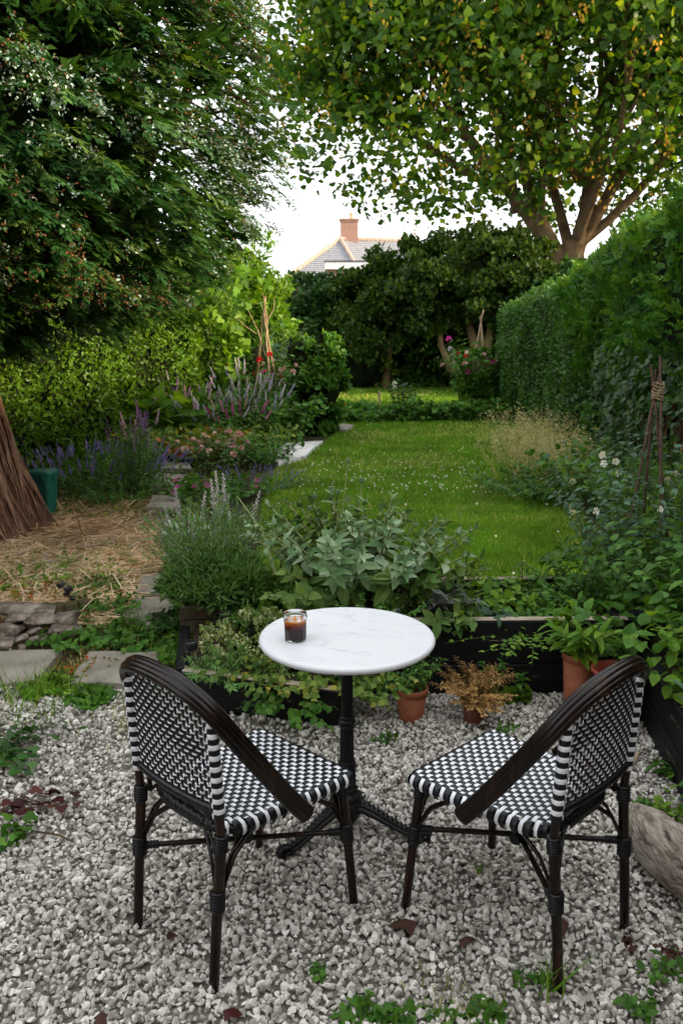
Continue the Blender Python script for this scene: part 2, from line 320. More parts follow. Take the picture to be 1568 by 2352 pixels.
M['lavleaf'] = leafmat('lavender_leaf', g3((.06, .15, .035), (.11, .23, .06), (.18, .31, .10)), .35, .55, .3)
M['silverleaf'] = leafmat('silver_woolly_leaf', g3((.30, .36, .27), (.42, .47, .38), (.55, .58, .50)), .2, .8, .1, 1)
M['variegated'] = leafmat('variegated_leaf', [(0, (.10, .18, .03)), (.4, (.22, .30, .09)), (.75, (.50, .54, .28)), (1, (.68, .68, .45))], .3, .55, .3)
M['rust'] = leafmat('rusty_leaf', [(0, (.07, .12, .02)), (.4, (.16, .16, .03)), (.7, (.35, .14, .03)), (1, (.40, .08, .02))], .35, .5, .3)
M['heather'] = leafmat('dried_heather', [(0, (.15, .07, .03)), (.5, (.32, .18, .06)), (1, (.52, .36, .14))], .2, .7, .2, 1)
M['deadleaf'] = leafmat('dead_leaf', g3((.03, .015, .012), (.07, .032, .024), (.14, .08, .045)), .1, .6, .3, 1)
M['redleaf'] = leafmat('dark_red_leaf', g3((.035, .010, .010), (.06, .014, .014), (.10, .03, .02)), .15, .45, .3, 1)
def petal(name, a, b): return leafmat(name, [(0, a), (1, b)], .3, .6, .2, 1)
M['f_violet'] = petal('violet_petals', (0.22, 0.15, 0.52), (0.44, 0.34, 0.75)); M['f_purple'] = petal('purple_petals', (0.32, 0.1, 0.44), (0.55, 0.32, 0.68))
M['f_lilac'] = petal('lilac_petals', (0.5, 0.44, 0.68), (0.78, 0.68, 0.86)); M['f_pink'] = petal('pink_petals', (.74, .42, .48), (.88, .70, .70))
M['f_magenta'] = petal('magenta_petals', (.55, .03, .30), (.68, .08, .42)); M['f_white'] = petal('white_petals', (.68, .70, .62), (.85, .85, .80))
M['f_red'] = petal('red_petals', (.55, .01, .02), (.75, .03, .04)); M['f_lav'] = petal('lavender_buds', (.10, .11, .16), (.20, .18, .30))
M['f_woolly'] = petal('woolly_spike', (.42, .42, .40), (.66, .58, .62)); M['f_darkred'] = petal('pansy_petals', (.03, .004, .006), (.07, .008, .012)); M['f_yellow'] = petal('yellow_petals', (.75, .55, .03), (.85, .7, .08))
M['poppyhead'] = petal('poppy_seed_head', (.14, .22, .12), (.24, .32, .20))
# tree bark wood etc. done; brick and tiles
def brickmat():
    m, n, b = newmat('house_brick'); tc = n.nodes.new('ShaderNodeTexCoord'); mp = n.nodes.new('ShaderNodeMapping'); mp.inputs['Rotation'].default_value = (PI/2, 0, 0)
    br = n.nodes.new('ShaderNodeTexBrick'); br.inputs['Color1'].default_value = (.40, .20, .14, 1); br.inputs['Color2'].default_value = (.30, .15, .10, 1); br.inputs['Mortar'].default_value = (.38, .33, .28, 1)
    br.inputs['Scale'].default_value = 4.4; br.inputs['Mortar Size'].default_value = .018
    n.links.new(tc.outputs['Object'], mp.inputs[0]); n.links.new(mp.outputs[0], br.inputs[0]); n.links.new(br.outputs[0], b.inputs['Base Color']); b.inputs['Roughness'].default_value = .9
    return m
M['brick'] = brickmat()
M['tile'] = noisemat('grey_roof_tile', [(.3, (.27, .28, .30)), (.7, (.38, .39, .41))], 4, .8, .2, .1, rnd=.3)
M['ridge'] = noisemat('orange_ridge_tile', [(.3, (.34, .24, .19)), (.7, (.48, .36, .29))], 4, .85, .2, .1)
M['cream'] = plain('cream_render', (.72, .55, .34), .9)
M['whitepaint'] = plain('white_paint', (.8, .8, .8), .6)
def marblemat():
    m, n, b = newmat('white_marble'); tc = n.nodes.new('ShaderNodeTexCoord'); mp = n.nodes.new('ShaderNodeMapping'); mp.inputs['Rotation'].default_value = (0, 0, .5); mp.inputs['Scale'].default_value = (1, 2.6, 1)
    nz = n.nodes.new('ShaderNodeTexNoise'); nz.inputs['Scale'].default_value = 3.2; nz.inputs['Detail'].default_value = 9; nz.inputs['Distortion'].default_value = 1.1; nz.inputs['Roughness'].default_value = .55
    n.links.new(tc.outputs['Object'], mp.inputs[0]); n.links.new(mp.outputs[0], nz.inputs[0])
    r = ramp(n, [(.40, (.655, .66, .675)), (.485, (.635, .64, .655)), (.5, (.46, .47, .51)), (.512, (.65, .655, .67)), (.6, (.655, .66, .675))]); n.links.new(nz.outputs[0], r.inputs[0])
    n2 = n.nodes.new('ShaderNodeTexNoise'); n2.inputs['Scale'].default_value = 4; n.links.new(tc.outputs['Object'], n2.inputs[0]); x = n.nodes.new('ShaderNodeMix'); x.data_type = 'RGBA'; x.inputs[7].default_value = (.655, .66, .675, 1)
    r2 = ramp(n, [(.42, (0, 0, 0)), (.6, (1, 1, 1))]); n.links.new(n2.outputs[0], r2.inputs[0]); n.links.new(r2.outputs[0], x.inputs[0]); n.links.new(r.outputs[0], x.inputs[6])
    n.links.new(x.outputs[2], b.inputs['Base Color']); b.inputs['Roughness'].default_value = .32; b.inputs['Specular IOR Level'].default_value = .35; return m
M['marble'] = marblemat()
def glassmat(name, col=(1, 1, 1), rough=0, ior=1.45):
    m, n, b = newmat(name); b.inputs['Base Color'].default_value = (*col, 1); b.inputs['Transmission Weight'].default_value = 1; b.inputs['Roughness'].default_value = rough; b.inputs['IOR'].default_value = ior; return m
M['glass'] = glassmat('clear_glass')
M['ice'] = glassmat('ice', (.97, .93, .88), .25, 1.31); M['ice'].node_tree.nodes['Principled BSDF'].inputs['Transmission Weight'].default_value = .45
mm, n_, b_ = newmat('iced_tea'); M['tea'] = mm      # dark below, amber above: light through thin liquid painted into the colour
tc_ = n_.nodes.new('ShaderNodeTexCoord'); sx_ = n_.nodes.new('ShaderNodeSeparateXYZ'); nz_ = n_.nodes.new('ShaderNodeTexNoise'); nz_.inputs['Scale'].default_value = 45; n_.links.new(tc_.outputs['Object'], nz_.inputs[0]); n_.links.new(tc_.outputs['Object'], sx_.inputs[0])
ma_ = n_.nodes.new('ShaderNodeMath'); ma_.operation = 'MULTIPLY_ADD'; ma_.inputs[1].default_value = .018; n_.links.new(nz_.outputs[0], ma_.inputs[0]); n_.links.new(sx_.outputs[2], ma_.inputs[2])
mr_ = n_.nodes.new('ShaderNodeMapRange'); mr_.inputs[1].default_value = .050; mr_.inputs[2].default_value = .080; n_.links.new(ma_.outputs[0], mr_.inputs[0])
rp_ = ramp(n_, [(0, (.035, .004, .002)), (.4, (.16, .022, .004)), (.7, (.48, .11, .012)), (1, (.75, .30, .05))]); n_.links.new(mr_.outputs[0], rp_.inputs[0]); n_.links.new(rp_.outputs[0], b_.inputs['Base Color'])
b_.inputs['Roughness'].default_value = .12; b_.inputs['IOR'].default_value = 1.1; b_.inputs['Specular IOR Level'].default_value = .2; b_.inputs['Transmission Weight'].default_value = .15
# ------------------------------------------------------------------ the ground
def inpoly(P, poly):
    x, y = P[:, 0], P[:, 1]; ins = np.zeros(len(P), bool); n = len(poly)
    for i in range(n):
        x1, y1 = poly[i]; x2, y2 = poly[(i+1) % n]
        if y1 == y2: continue
        c = ((y1 > y) != (y2 > y)) & (x < (x2-x1)*(y-y1)/(y2-y1)+x1); ins ^= c
    return ins
def in_area(poly, n, seed=None):
    a = np.array(poly); lo, hi = a.min(0), a.max(0); area = (hi-lo).prod(); out_ = []; got = 0
    while got < n:
        P = rng.random((n*2, 2))*(hi-lo)+lo; P = P[inpoly(P, poly)]; out_.append(P); got += len(P)
    return np.concatenate(out_)[:n]
def sheet(name, poly, z, mat, grow=0):
    b = MB(); b.add([(x, y, z) for x, y in poly], [tuple(range(len(poly)))]); o = b.build(name, mat); o['kind'] = 'structure'; return o
LAWN = [(-.5, 5.05), (-.62, 6.3), (-.72, 7.6), (-.84, 9.9), (-.62, 10.9), (-.28, 12.4), (-.1, 13.4), (-.08, 14.75), (3.0, 15.1), (3.0, 11.5), (2.55, 9.2), (2.1, 7.4), (1.75, 6.2), (1.6, 5.05)]
LAWN2 = [(-1.6, 15.6), (3.3, 15.7), (3.4, 21.9), (-1.6, 21.9)]
GRAVEL = [(-2.9, .6), (2.0, .6), (2.0, 2.4), (1.36, 2.9), (1.42, 3.98), (.03, 3.98), (.02, 3.66), (-.70, 3.82), (-.75, 4.08), (-2.3, 4.15), (-2.9, 3.9)]
MULCH = [(-4.6, 4.9), (-1.45, 4.9), (-1.3, 5.6), (-1.35, 6.6), (-1.7, 7.8), (-1.95, 8.8), (-4.6, 9.1)]
sheet('ground', [(-150, -30), (150, -30), (150, 220), (-150, 220)], -.016, M['ground'])
sheet('gravel_bed', GRAVEL, -.008, M['gravelbase'])
sheet('lawn', LAWN, -.004, M['lawnbase']); sheet('far_lawn', LAWN2, -.004, M['lawnbase'])
sheet('mulch_ground', MULCH, -.006, M['strawbase'])
def noise2(x, y, s=1., seed=0):
    v = 0
    for k in range(4): 
        a = (seed*1.7+k*2.1); v = v+np.sin((x*math.cos(a)+y*math.sin(a))*s*(1.+.63*k)+a*3)*(.5**(k*.5))
    return v/2.2
SLABS = [[(165, 1568), (368, 1572), (362, 1497), (205, 1495)], [(-70, 1580), (95, 1560), (140, 1490), (-60, 1495)], [(270, 1430), (388, 1438), (402, 1375), (312, 1370)], [(305, 1362), (392, 1366), (412, 1325), (330, 1318)], [(362, 1235), (415, 1232), (425, 1192), (378, 1190)], [(335, 1166), (415, 1166), (412, 1139), (350, 1137)], [(345, 1117), (425, 1117), (428, 1090), (358, 1087)], [(368, 1076), (440, 1076), (436, 1063), (376, 1061)], [(588, 1034), (640, 1064), (700, 1046), (740, 1012), (662, 1016)]]
SLABW = [[tuple(at(x, y)[:2]) for x, y in q] for q in SLABS]
def off_slab(P):
    m = np.ones(len(P), bool)
    for q in SLABW: m &= ~inpoly(P, q)
    return m
# gravel stones
sp = .0165; gx, gy = np.meshgrid(np.arange(-2.7, 1.9, sp), np.arange(1.0, 4.1, sp)); P = np.stack([gx.ravel(), gy.ravel()], 1)+rng.uniform(-sp*.55, sp*.55, (gx.size, 2))
view = np.abs(P[:, 0]) < P[:, 1]*.47+.28
P = P[inpoly(P, GRAVEL) & view]
bare = (noise2(P[:, 0], P[:, 1], 4, 3)*.5+.5)*np.clip((P[:, 1]-2.75)/1.0, 0, 1)*np.clip((.1-P[:, 0])/.6, 0, 1)
P = P[rng.random(len(P)) > bare*.75]
n = len(P); sz = .017-.004+.020*rng.beta(1.3, 2.4, n)*1.25+.012*(rng.random(n) < .09); top = rng.random(n)
Z = np.where(top < .55, 0.0, .006)+rng.uniform(-.003, .004, n)+.004*noise2(P[:, 0], P[:, 1], 9, 1)
Nn = np.stack([rng.normal(0, .45, n), rng.normal(0, .45, n), np.ones(n)], 1)
tone = np.clip(rng.normal(.5, .22, n), 0, 1)
o = scatter('gravel', STONES, np.column_stack([P, Z]), np.column_stack([rng.normal(size=(n, 2)), rng.normal(0, .3, n)]), Nn, sz*1.10, M['stone'], rnd=tone)
tag(o, 'pale grey crushed limestone gravel of the seating area', 'gravel')
# a few brown chips and twigs among the stones
P = in_area(GRAVEL, 260); D = np.column_stack([rng.normal(size=(260, 2)), rng.normal(0, .1, 260)])
o = scatter('twig_litter', STRAW, np.column_stack([P, rng.uniform(.014, .022, 260)]), D, [[0, 0, 1]]*260, np.column_stack([rng.uniform(.03, .06, 260), rng.uniform(.02, .09, 260), np.full(260, .05)]), M['deadleaf'])
tag(o, 'fine brown twigs and bits of litter lying on the gravel', 'litter')
# grass of the lawn
def grass(poly, n, h, w, name, label, mat, edge=0, z=0, hv=.4):
    P = in_area(poly, n); k = len(P); D = np.column_stack([rng.normal(0, .38, (k, 2)), np.ones(k)]); A = rng.uniform(0, 2*PI, k)
    patch = noise2(P[:, 0], P[:, 1], 1.6, 2)*.5+.5; dry = np.clip(noise2(P[:, 0], P[:, 1], 1.3, 7)-.1, 0, 1)*.8+np.clip((-.05-P[:, 0])*.55, 0, .5)*np.clip((8.5-P[:, 1])/3, 0, 1)
    H = h*(1-hv+2*hv*rng.random(k))*(.75+.5*patch); r = np.clip(.12+rng.random(k)*.62+.25*patch*rng.random(k), 0, .9); r = np.where(rng.random(k) < .035+.45*dry, .99, r)
    o = scatter(name, BLADE1, np.column_stack([P, np.full(k, z)]), D, np.column_stack([np.cos(A), np.sin(A), np.zeros(k)]), np.column_stack([w*(.6+.8*rng.random(k))*8, H, H]), mat, rnd=r)
    return tag(o, label, 'grass')
near = [p for p in LAWN if p[1] < 8] + [(2.1, 7.6), (-.72, 7.6)]
near = [(-.5, 4.75), (-.62, 6.3), (-.72, 7.6), (2.15, 7.6), (1.75, 6.2), (1.7, 4.75)]
mid = [(-.72, 7.6), (-.84, 9.9), (-.62, 10.9), (2.95, 10.9), (2.55, 9.2), (2.15, 7.6)]
far = [(-.62, 10.9), (-.28, 12.4), (-.1, 13.4), (-.08, 14.75), (3.0, 15.1), (3.0, 10.9)]
grass(near, 62000, .040, .0042, 'lawn_grass', 'near part of the mown green lawn, yellowing at its left edge', M['grass'])
grass(mid, 36000, .042, .0065, 'lawn_grass', 'middle part of the mown lawn dotted with white clover', M['grass'])
grass(far, 26000, .045, .010, 'lawn_grass', 'distant end of the mown lawn before the strawberry bed', M['grass'])
grass(LAWN2, 22000, .05, .016, 'lawn_grass', 'shaded strip of lawn beyond the strawberry bed', M['grass'])
n = 230; P = np.concatenate([in_area([(-.5, 8.6), (1.6, 8.6), (1.6, 10.6), (-.5, 10.6)], 170), in_area(LAWN, 60)])
o = scatter('clover_flowers', [OCT], np.column_stack([P, rng.uniform(.04, .06, n)]), rng.normal(size=(n, 3)), rng.normal(size=(n, 3)), rng.uniform(.008, .013, n), M['f_white']); tag(o, 'tiny white clover flowers scattered over the lawn', 'clover')
# straw and cut stems under the conifer
n = 30000; P = in_area(MULCH, n); P[:, 0] += .0; keep = rng.random(n) < np.clip(1.15-.25*np.abs(P[:, 1]-6.0)+.3*noise2(P[:, 0], P[:, 1], 3, 4), .12, 1); P = P[keep & off_slab(P)]; n = len(P)
r = np.clip(rng.random(n)*1.0+.40-np.abs(P[:, 1]-6.1)*.28+.3*noise2(P[:, 0], P[:, 1], 4, 6), 0, 1)
o = scatter('straw_mulch', STRAW, np.column_stack([P, rng.uniform(.0, .03, n)]), np.column_stack([rng.normal(1, .9, n), rng.normal(0, .6, n), rng.normal(0, .16, n)]), np.column_stack([rng.normal(0, .3, (n, 2)), np.ones(n)]), np.column_stack([rng.uniform(.05, .15, n), .04+.22*rng.beta(1.2, 2.6, n), np.full(n, .1)]), M['straw'], rnd=r)
tag(o, 'pale straw and dry cut stems covering the soil beside the conifer', 'mulch')

# ------------------------------------------------------------------ the house behind the garden
house = thing('house', 'brick house with a grey hipped roof showing above the far hedge', 'house', (0, 60, 0))
b = MB(); b.box((2.6, 2, 1.75), (12, 9.4, 3.5)); b.build('wall', M['brick'], house)
hw = MB(); A = (-.1, .6, 6.45); B2 = (4.6, 2.2, 6.45); e = 3.45
FLc, FRc, BRc, BLc = (-4.0, -3.1, e), (9, -3.1, e), (9, 7.4, e), (-4.0, 7.4, e)
def tiled_roof(parent, quads):
    """courses of lapped tiles over each roof plane, every course a step of its own"""
    for ci, (a, b_, c, d) in enumerate(quads):        # eave left, eave right, top right, top left
        a, b_, c, d = map(Vector, (a, b_, c, d)); nn = 24; m = MB()
        nrm_ = (b_-a).cross(d-a).normalized()
        for k in range(nn):
            t0, t1 = k/nn, (k+1.25)/nn if k < nn-1 else 1; l0, r0 = a.lerp(d, t0)+nrm_*.05, b_.lerp(c, t0)+nrm_*.05; l1, r1 = a.lerp(d, t1), b_.lerp(c, t1)
            m.add([l0, r0, r1, l1, l0-nrm_*.05, r0-nrm_*.05], [(0, 1, 2, 3), (4, 5, 1, 0)])
        m.build('tile_slope', M['tile'], parent, 'stuff')
tiled_roof(house, [(FLc, (1.6, -3.1, e), A, A), ((1.6, -3.1, e), FRc, B2, A), (BLc, FLc, A, A), (FRc, BRc, B2, B2)])
for p0, p1 in ((FLc, A), ((1.6, -3.1, e), A), (A, B2), (B2, FRc)):
    p0, p1 = Vector(p0), Vector(p1); k = 16
    for i in range(k):
        m = MB(); q0, q1 = p0.lerp(p1, i/k), p0.lerp(p1, (i+1.08)/k); m.tube([q0+Vector((0, 0, .06)), q1+Vector((0, 0, .08))], [.15, .13], 8); m.build('ridge_tile', M['ridge'], house)
ch = MB(); ch.box((.5, 1.0, 6.9), (1.15, .8, 1.6)); ch.box((.5, 1.0, 7.74), (1.31, .96, .1)); ch.box((.5, 1.0, 7.63), (1.23, .88, .1)); cho = ch.build('chimney', M['brick'], house)
for dx in (.15,):
    m = MB(); m.lathe([(.14, 0), (.12, .3), (.15, .32), (.15, .4), (.1, .4)], 12, (.5+dx, 1, 7.79)); m.build('chimney_pot', M['cream'], cho)
b = MB(); b.box((1.3, -5.3, 2.1), (4.2, 4.2, 4.2)); b.build('extension_wall', M['brick'], house)
b = MB(); b.box((1.3, -5.3, 4.42), (4.5, 4.5, .42)); b.build('fascia', M['whitepaint'], house)
b = MB(); b.box((1.3, -5.3, 4.66), (4.6, 4.6, .05)); b.build('flat_roof', M['blackplastic'], house)
for wx in (.2, 2.3):
    b = MB(); b.box((wx, -7.42, 2.6), (1.2, .06, 1.2)); w_ = b.build('window', M['whitepaint'], house); b = MB(); b.box((wx, -7.455, 2.6), (1.04, .02, 1.04)); b.build('pane', M['glass'], w_)
h2 = thing('house', 'cream rendered building catching light behind the hawthorns', 'house', (3.4, 48, 0))
b = MB(); b.box((0, 0, 2.1), (2.4, 4, 4.2)); b.build('wall', M['cream'], h2)
b = MB(); b.add([(-1.4, -2.2, 4.2), (1.4, -2.2, 4.2), (1.4, 2.2, 4.2), (-1.4, 2.2, 4.2), (0, -2.2, 5.0), (0, 2.2, 5.0)], [(0, 4, 5, 3), (1, 2, 5, 4), (0, 1, 4), (2, 3, 5), (0, 3, 2, 1)]); b.build('roof', M['tile'], h2)
for i, (x0, x1, z) in enumerate([(-3.4, -1.9, 1.9)]):
    w = thing('garden_wall', 'brick outbuilding wall glimpsed through the far shrubs', 'wall', (x0, 24.4, 0))
    b = MB(); b.box(((x1-x0)/2, 0, z/2), (x1-x0, .22, z)); b.build('brickwork', M['brick'], w); b = MB(); b.box(((x1-x0)/2, 0, z+.03), (x1-x0+.06, .3, .06)); b.build('coping', M['slab'], w)

shade_house = thing('house', 'unseen brick house wall behind the viewpoint, added to shade the terrace', 'house', (0, -3.6, 0))  # out of view behind the camera, added to darken the chair backs
for cx, w_, z0, z1 in ((-3.6, 3.6, 0, 5.4), (3.6, 3.6, 0, 5.4), (0, 3.6, 2.3, 5.4), (-1.25, 1.1, 0, 2.3), (1.25, 1.1, 0, 2.3)):
    b = MB(); b.box((cx, 0, (z0+z1)/2), (w_, .3, z1-z0)); b.build('wall', M['brick'], shade_house)
b = MB(); b.box((0, .02, 1.13), (1.36, .06, 2.24)); d_ = b.build('door', M['whitepaint'], shade_house)
for dx in (-.33, .33): b = MB(); b.box((dx, .055, 1.2), (.5, .02, 1.8)); b.build('pane', M['glass'], d_)
b = MB(); b.box((0, -1.8, 5.55), (11.2, 4.4, .3)); b.build('eaves', M['whitepaint'], shade_house)

# ------------------------------------------------------------------ hedges, shrubs and trees
def hedge(name, label, cat, path, h, th, n, tm, size, mat, seed=1, core='innerdark', amp=.12, top=.3, back=.12, under=0., twiggy=True, D0=None):
    """path: the line of the hedge's visible face; th: thickness away from it (to the left of the direction of travel)"""
    g = thing(name, label, cat, (path[0][0], path[0][1], 0)); o0 = np.array([path[0][0], path[0][1]])
    pts = np.array(path, float); hh = np.array(h, float); seg = np.linalg.norm(np.diff(pts, axis=0), axis=1); cum = np.concatenate([[0], np.cumsum(seg)])
    def P2(s): return np.stack([np.interp(s, cum, pts[:, i]) for i in (0, 1)], 1)
    def Hh(s): return np.interp(s, cum, hh)
    def tang(s): e_ = .05*cum[-1]; return nrm(P2(np.clip(s+e_, 0, cum[-1]))-P2(np.clip(s-e_, 0, cum[-1])))
    s = rng.random(n)*cum[-1]; u = rng.random(n); t = tang(s); nl = np.stack([-t[:, 1], t[:, 0]], 1)   # to the left = into the hedge
    H = Hh(s); fr = 1-top-back
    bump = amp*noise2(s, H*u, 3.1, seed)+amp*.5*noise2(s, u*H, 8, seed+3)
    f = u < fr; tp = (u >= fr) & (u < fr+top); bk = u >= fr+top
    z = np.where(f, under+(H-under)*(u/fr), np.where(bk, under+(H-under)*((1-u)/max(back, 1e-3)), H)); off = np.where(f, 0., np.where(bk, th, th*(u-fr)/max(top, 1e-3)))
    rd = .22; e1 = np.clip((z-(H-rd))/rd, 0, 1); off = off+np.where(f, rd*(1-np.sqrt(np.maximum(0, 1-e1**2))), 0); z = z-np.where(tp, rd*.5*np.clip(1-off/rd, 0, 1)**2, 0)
    on = np.where(f[:, None], np.column_stack([-nl, .35+e1*1.2]), np.where(bk[:, None], np.column_stack([nl, np.full(n, .35)]), np.column_stack([-nl*.25, np.ones(n)])))
    on = nrm(on); dp = -np.abs(rng.normal(0, .05, n))+bump+np.where(rng.random(n) < .05, rng.random(n)*.07, 0)
    P = np.column_stack([P2(s)-o0+nl*off[:, None], z])+on*dp[:, None]; P[:, 2] = np.maximum(P[:, 2], .01)
    D = on*.6+rng.normal(0, .62, (n, 3))+np.array([0, 0, .15 if D0 is None else D0]); Nn = on+rng.normal(0, .55, (n, 3))
    scatter('foliage', tm, P, D, Nn, size*(.65+.7*rng.random(n)), mat, g, rnd=np.clip(rng.random(n)*.7+.3*(z/H.max())*rng.random(n)+bump*.6+np.where(tp, .30, 0)+.35*np.where(f, e1, 0), 0, 1))  # tops lightened: sun on the upper edge put into the leaf tone
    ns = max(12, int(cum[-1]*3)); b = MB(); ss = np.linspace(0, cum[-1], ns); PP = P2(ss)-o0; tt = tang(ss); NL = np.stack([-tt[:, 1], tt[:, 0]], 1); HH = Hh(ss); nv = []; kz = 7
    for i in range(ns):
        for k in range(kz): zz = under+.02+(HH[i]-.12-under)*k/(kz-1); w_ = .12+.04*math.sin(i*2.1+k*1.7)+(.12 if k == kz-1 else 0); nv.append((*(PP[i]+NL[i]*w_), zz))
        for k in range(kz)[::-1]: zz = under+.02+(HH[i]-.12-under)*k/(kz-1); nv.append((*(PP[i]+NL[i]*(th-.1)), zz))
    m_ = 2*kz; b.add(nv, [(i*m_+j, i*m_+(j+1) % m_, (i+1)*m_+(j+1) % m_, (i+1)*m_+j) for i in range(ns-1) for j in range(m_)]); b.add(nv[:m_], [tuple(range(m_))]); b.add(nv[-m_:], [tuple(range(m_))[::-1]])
    b.build('dark_core', M[core], g)
    return g
def blob(c, rad, seed, mat, parent, name='dark_core', nu=18, nv=12, amp=.18):
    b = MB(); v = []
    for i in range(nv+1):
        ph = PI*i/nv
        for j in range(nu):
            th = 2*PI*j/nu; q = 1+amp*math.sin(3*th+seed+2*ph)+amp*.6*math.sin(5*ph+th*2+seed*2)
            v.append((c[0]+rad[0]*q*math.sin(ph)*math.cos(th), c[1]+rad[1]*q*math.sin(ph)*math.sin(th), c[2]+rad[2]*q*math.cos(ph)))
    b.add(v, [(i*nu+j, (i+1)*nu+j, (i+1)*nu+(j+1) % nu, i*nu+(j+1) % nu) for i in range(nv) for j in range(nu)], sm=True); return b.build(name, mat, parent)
def cluster_pts(c, rad, nc, n, cr, seed, shell=.55, zmin=None, out_bias=.5):
    g = np.random.default_rng(seed); d = nrm(g.normal(size=(nc, 3))); rr = (shell+(1-shell)*g.random((nc, 1))**.6)
    cc = d*rr*np.array(rad); q = nrm(g.normal(size=(n, 3))); q = q+d[g.integers(0, nc, n)]*0
    k = g.integers(0, nc, n); q = nrm(q+nrm(cc[k]/np.array(rad))*out_bias); P = cc[k]+q*cr*np.cbrt(g.random((n, 1)))*np.array([1, 1, .7])+np.array(c)
    on = nrm((P-np.array(c))/np.array(rad)**1.0)
    if zmin is not None: m = P[:, 2] > zmin; P, on, q = P[m], on[m], q[m]
    return P, on, q
def bush(name, label, cat, loc, parts, n, tm, size, mat, cr=.3, nc=40, seed=1, trunk=None, group=None, core=.62, coremat='innerdark', D=(0, 0, .1), fmt='foliage'):
    g = thing(name, label, cat, loc, 0, group); PP = []; OO = []; vol = sum(r[0]*r[1]*r[2] for _, r in parts)
    for i, (c, r) in enumerate(parts):
        sh = r[0]*r[1]*r[2]/vol; P, on, q = cluster_pts(c, r, max(6, int(nc*sh)), int(n*sh), cr, seed*31+i, zmin=.01); PP.append(P); OO.append(on)
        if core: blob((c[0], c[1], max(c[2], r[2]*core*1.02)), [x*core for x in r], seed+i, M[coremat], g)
    P = np.concatenate(PP); on = np.concatenate(OO); k = len(P)
    scatter(fmt, tm, P, on*.6+rng.normal(0, .6, (k, 3))+np.array(D), on+rng.normal(0, .5, (k, 3))+np.array([0, 0, .5]), size*(.6+.8*rng.random(k)), mat, g)
    if trunk:
        for pts_, rr in trunk:
            b = MB(); b.tube(pts_, rr, 8, wob=.05); b.build('trunk', M['maplebark'], g)
    return g
PRV = leaf2(.30, .08); PRVs = [PRV, leaf2(.26, .02, -.15)]
hedge('hedge', 'tall clipped privet hedge along the left side with small glossy leaves', 'hedge', [(-1.3, 17.5), (-1.55, 14.2), (-2.05, 12.4), (-2.9, 10.7), (-3.35, 9.2), (-3.9, 7.6), (-4.6, 4.5), (-5.2, 0)], [2.3, 2.2, 2.15, 2.25, 2.3, 2.3, 2.3, 2.3], -.9, 46000, PRVs, .062, M['privet_sun'], 2, amp=.10, top=.14, back=.05) if False else None
def hedgeL():
    path = [(-5.2, 0), (-4.6, 4.5), (-3.95, 7.6), (-3.4, 9.2), (-2.95, 10.7), (-2.15, 12.4), (-1.7, 14.2), (-1.5, 17.5)]
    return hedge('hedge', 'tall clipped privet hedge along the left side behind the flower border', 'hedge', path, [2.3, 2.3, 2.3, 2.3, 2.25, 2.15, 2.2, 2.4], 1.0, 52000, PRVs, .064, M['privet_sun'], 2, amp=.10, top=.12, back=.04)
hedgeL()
# right: the path runs towards the camera so that the hedge lies on its left hand
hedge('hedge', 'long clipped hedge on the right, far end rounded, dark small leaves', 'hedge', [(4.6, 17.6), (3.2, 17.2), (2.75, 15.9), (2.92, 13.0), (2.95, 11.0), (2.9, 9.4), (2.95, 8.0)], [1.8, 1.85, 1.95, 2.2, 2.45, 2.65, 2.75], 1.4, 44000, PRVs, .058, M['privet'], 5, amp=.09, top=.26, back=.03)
hedge('conifer_hedge', 'dense clipped conifer hedge close by on the right, bright at its top', 'hedge', [(3.0, 12.5), (2.92, 10.8), (2.86, 9.2), (2.80, 7.6), (2.72, 6.2), (2.7, 4.5), (2.8, 2.5), (2.9, -5.5)], [2.2, 2.45, 2.72, 2.88, 2.98, 3.0, 3.0, 3.0], 1.4, 11500, [frond(i+60, 4, .25, False, 2.2) for i in range(3)], .135, M['cypress'], 6, amp=.08, top=.3, back=.03, under=1.05, D0=.5)  # lengthened out of view past the camera to keep sun off the gravel
hedge('hedge', 'unseen low hedge added under the near conifer hedge to block the sun', 'hedge', [(2.92, 5.0), (2.95, 2.5), (3.05, -5.5)], [1.25, 1.25, 1.25], .8, 7000, PRVs, .075, M['laurel'], 15, amp=.08, top=.1, back=.03)  # out of view; added to stop sun slipping under the conifer hedge
# bare dark stems under the conifer hedge
g = thing('ivy', 'glossy ivy climbing the shaded stems under the right hedge', 'ivy', (2.75, 7.8, 0))
b = MB()
for i in range(17): 
    y0 = -4+i*.3; b.tube([(random.uniform(.1, .3), y0, 0), (random.uniform(.1, .3), y0+random.uniform(-.1, .1), .7), (random.uniform(.1, .4), y0+random.uniform(-.3, .3), 1.35)], [.035, .03, .02], 6)
b.build('stems', M['twig'], g, 'stuff')
n = 2000; yy = rng.uniform(-3.2, 1.4, n); zz = rng.uniform(.05, 1.5, n); xx = -.12+.10*noise2(yy, zz, 5, 3)-.05*rng.random(n)+.2*np.clip(zz-1.1, 0, 1)
scatter('leaves', [leaf_palm()], np.column_stack([xx, yy, zz]), np.column_stack([rng.normal(-.3, .3, n), rng.normal(0, .5, n), rng.normal(-.7, .3, n)]), np.column_stack([np.full(n, -1.), rng.normal(-.4, .4, n), rng.normal(.4, .4, n)]), rng.uniform(.045, .085, n), M['ivyleaf'], g)

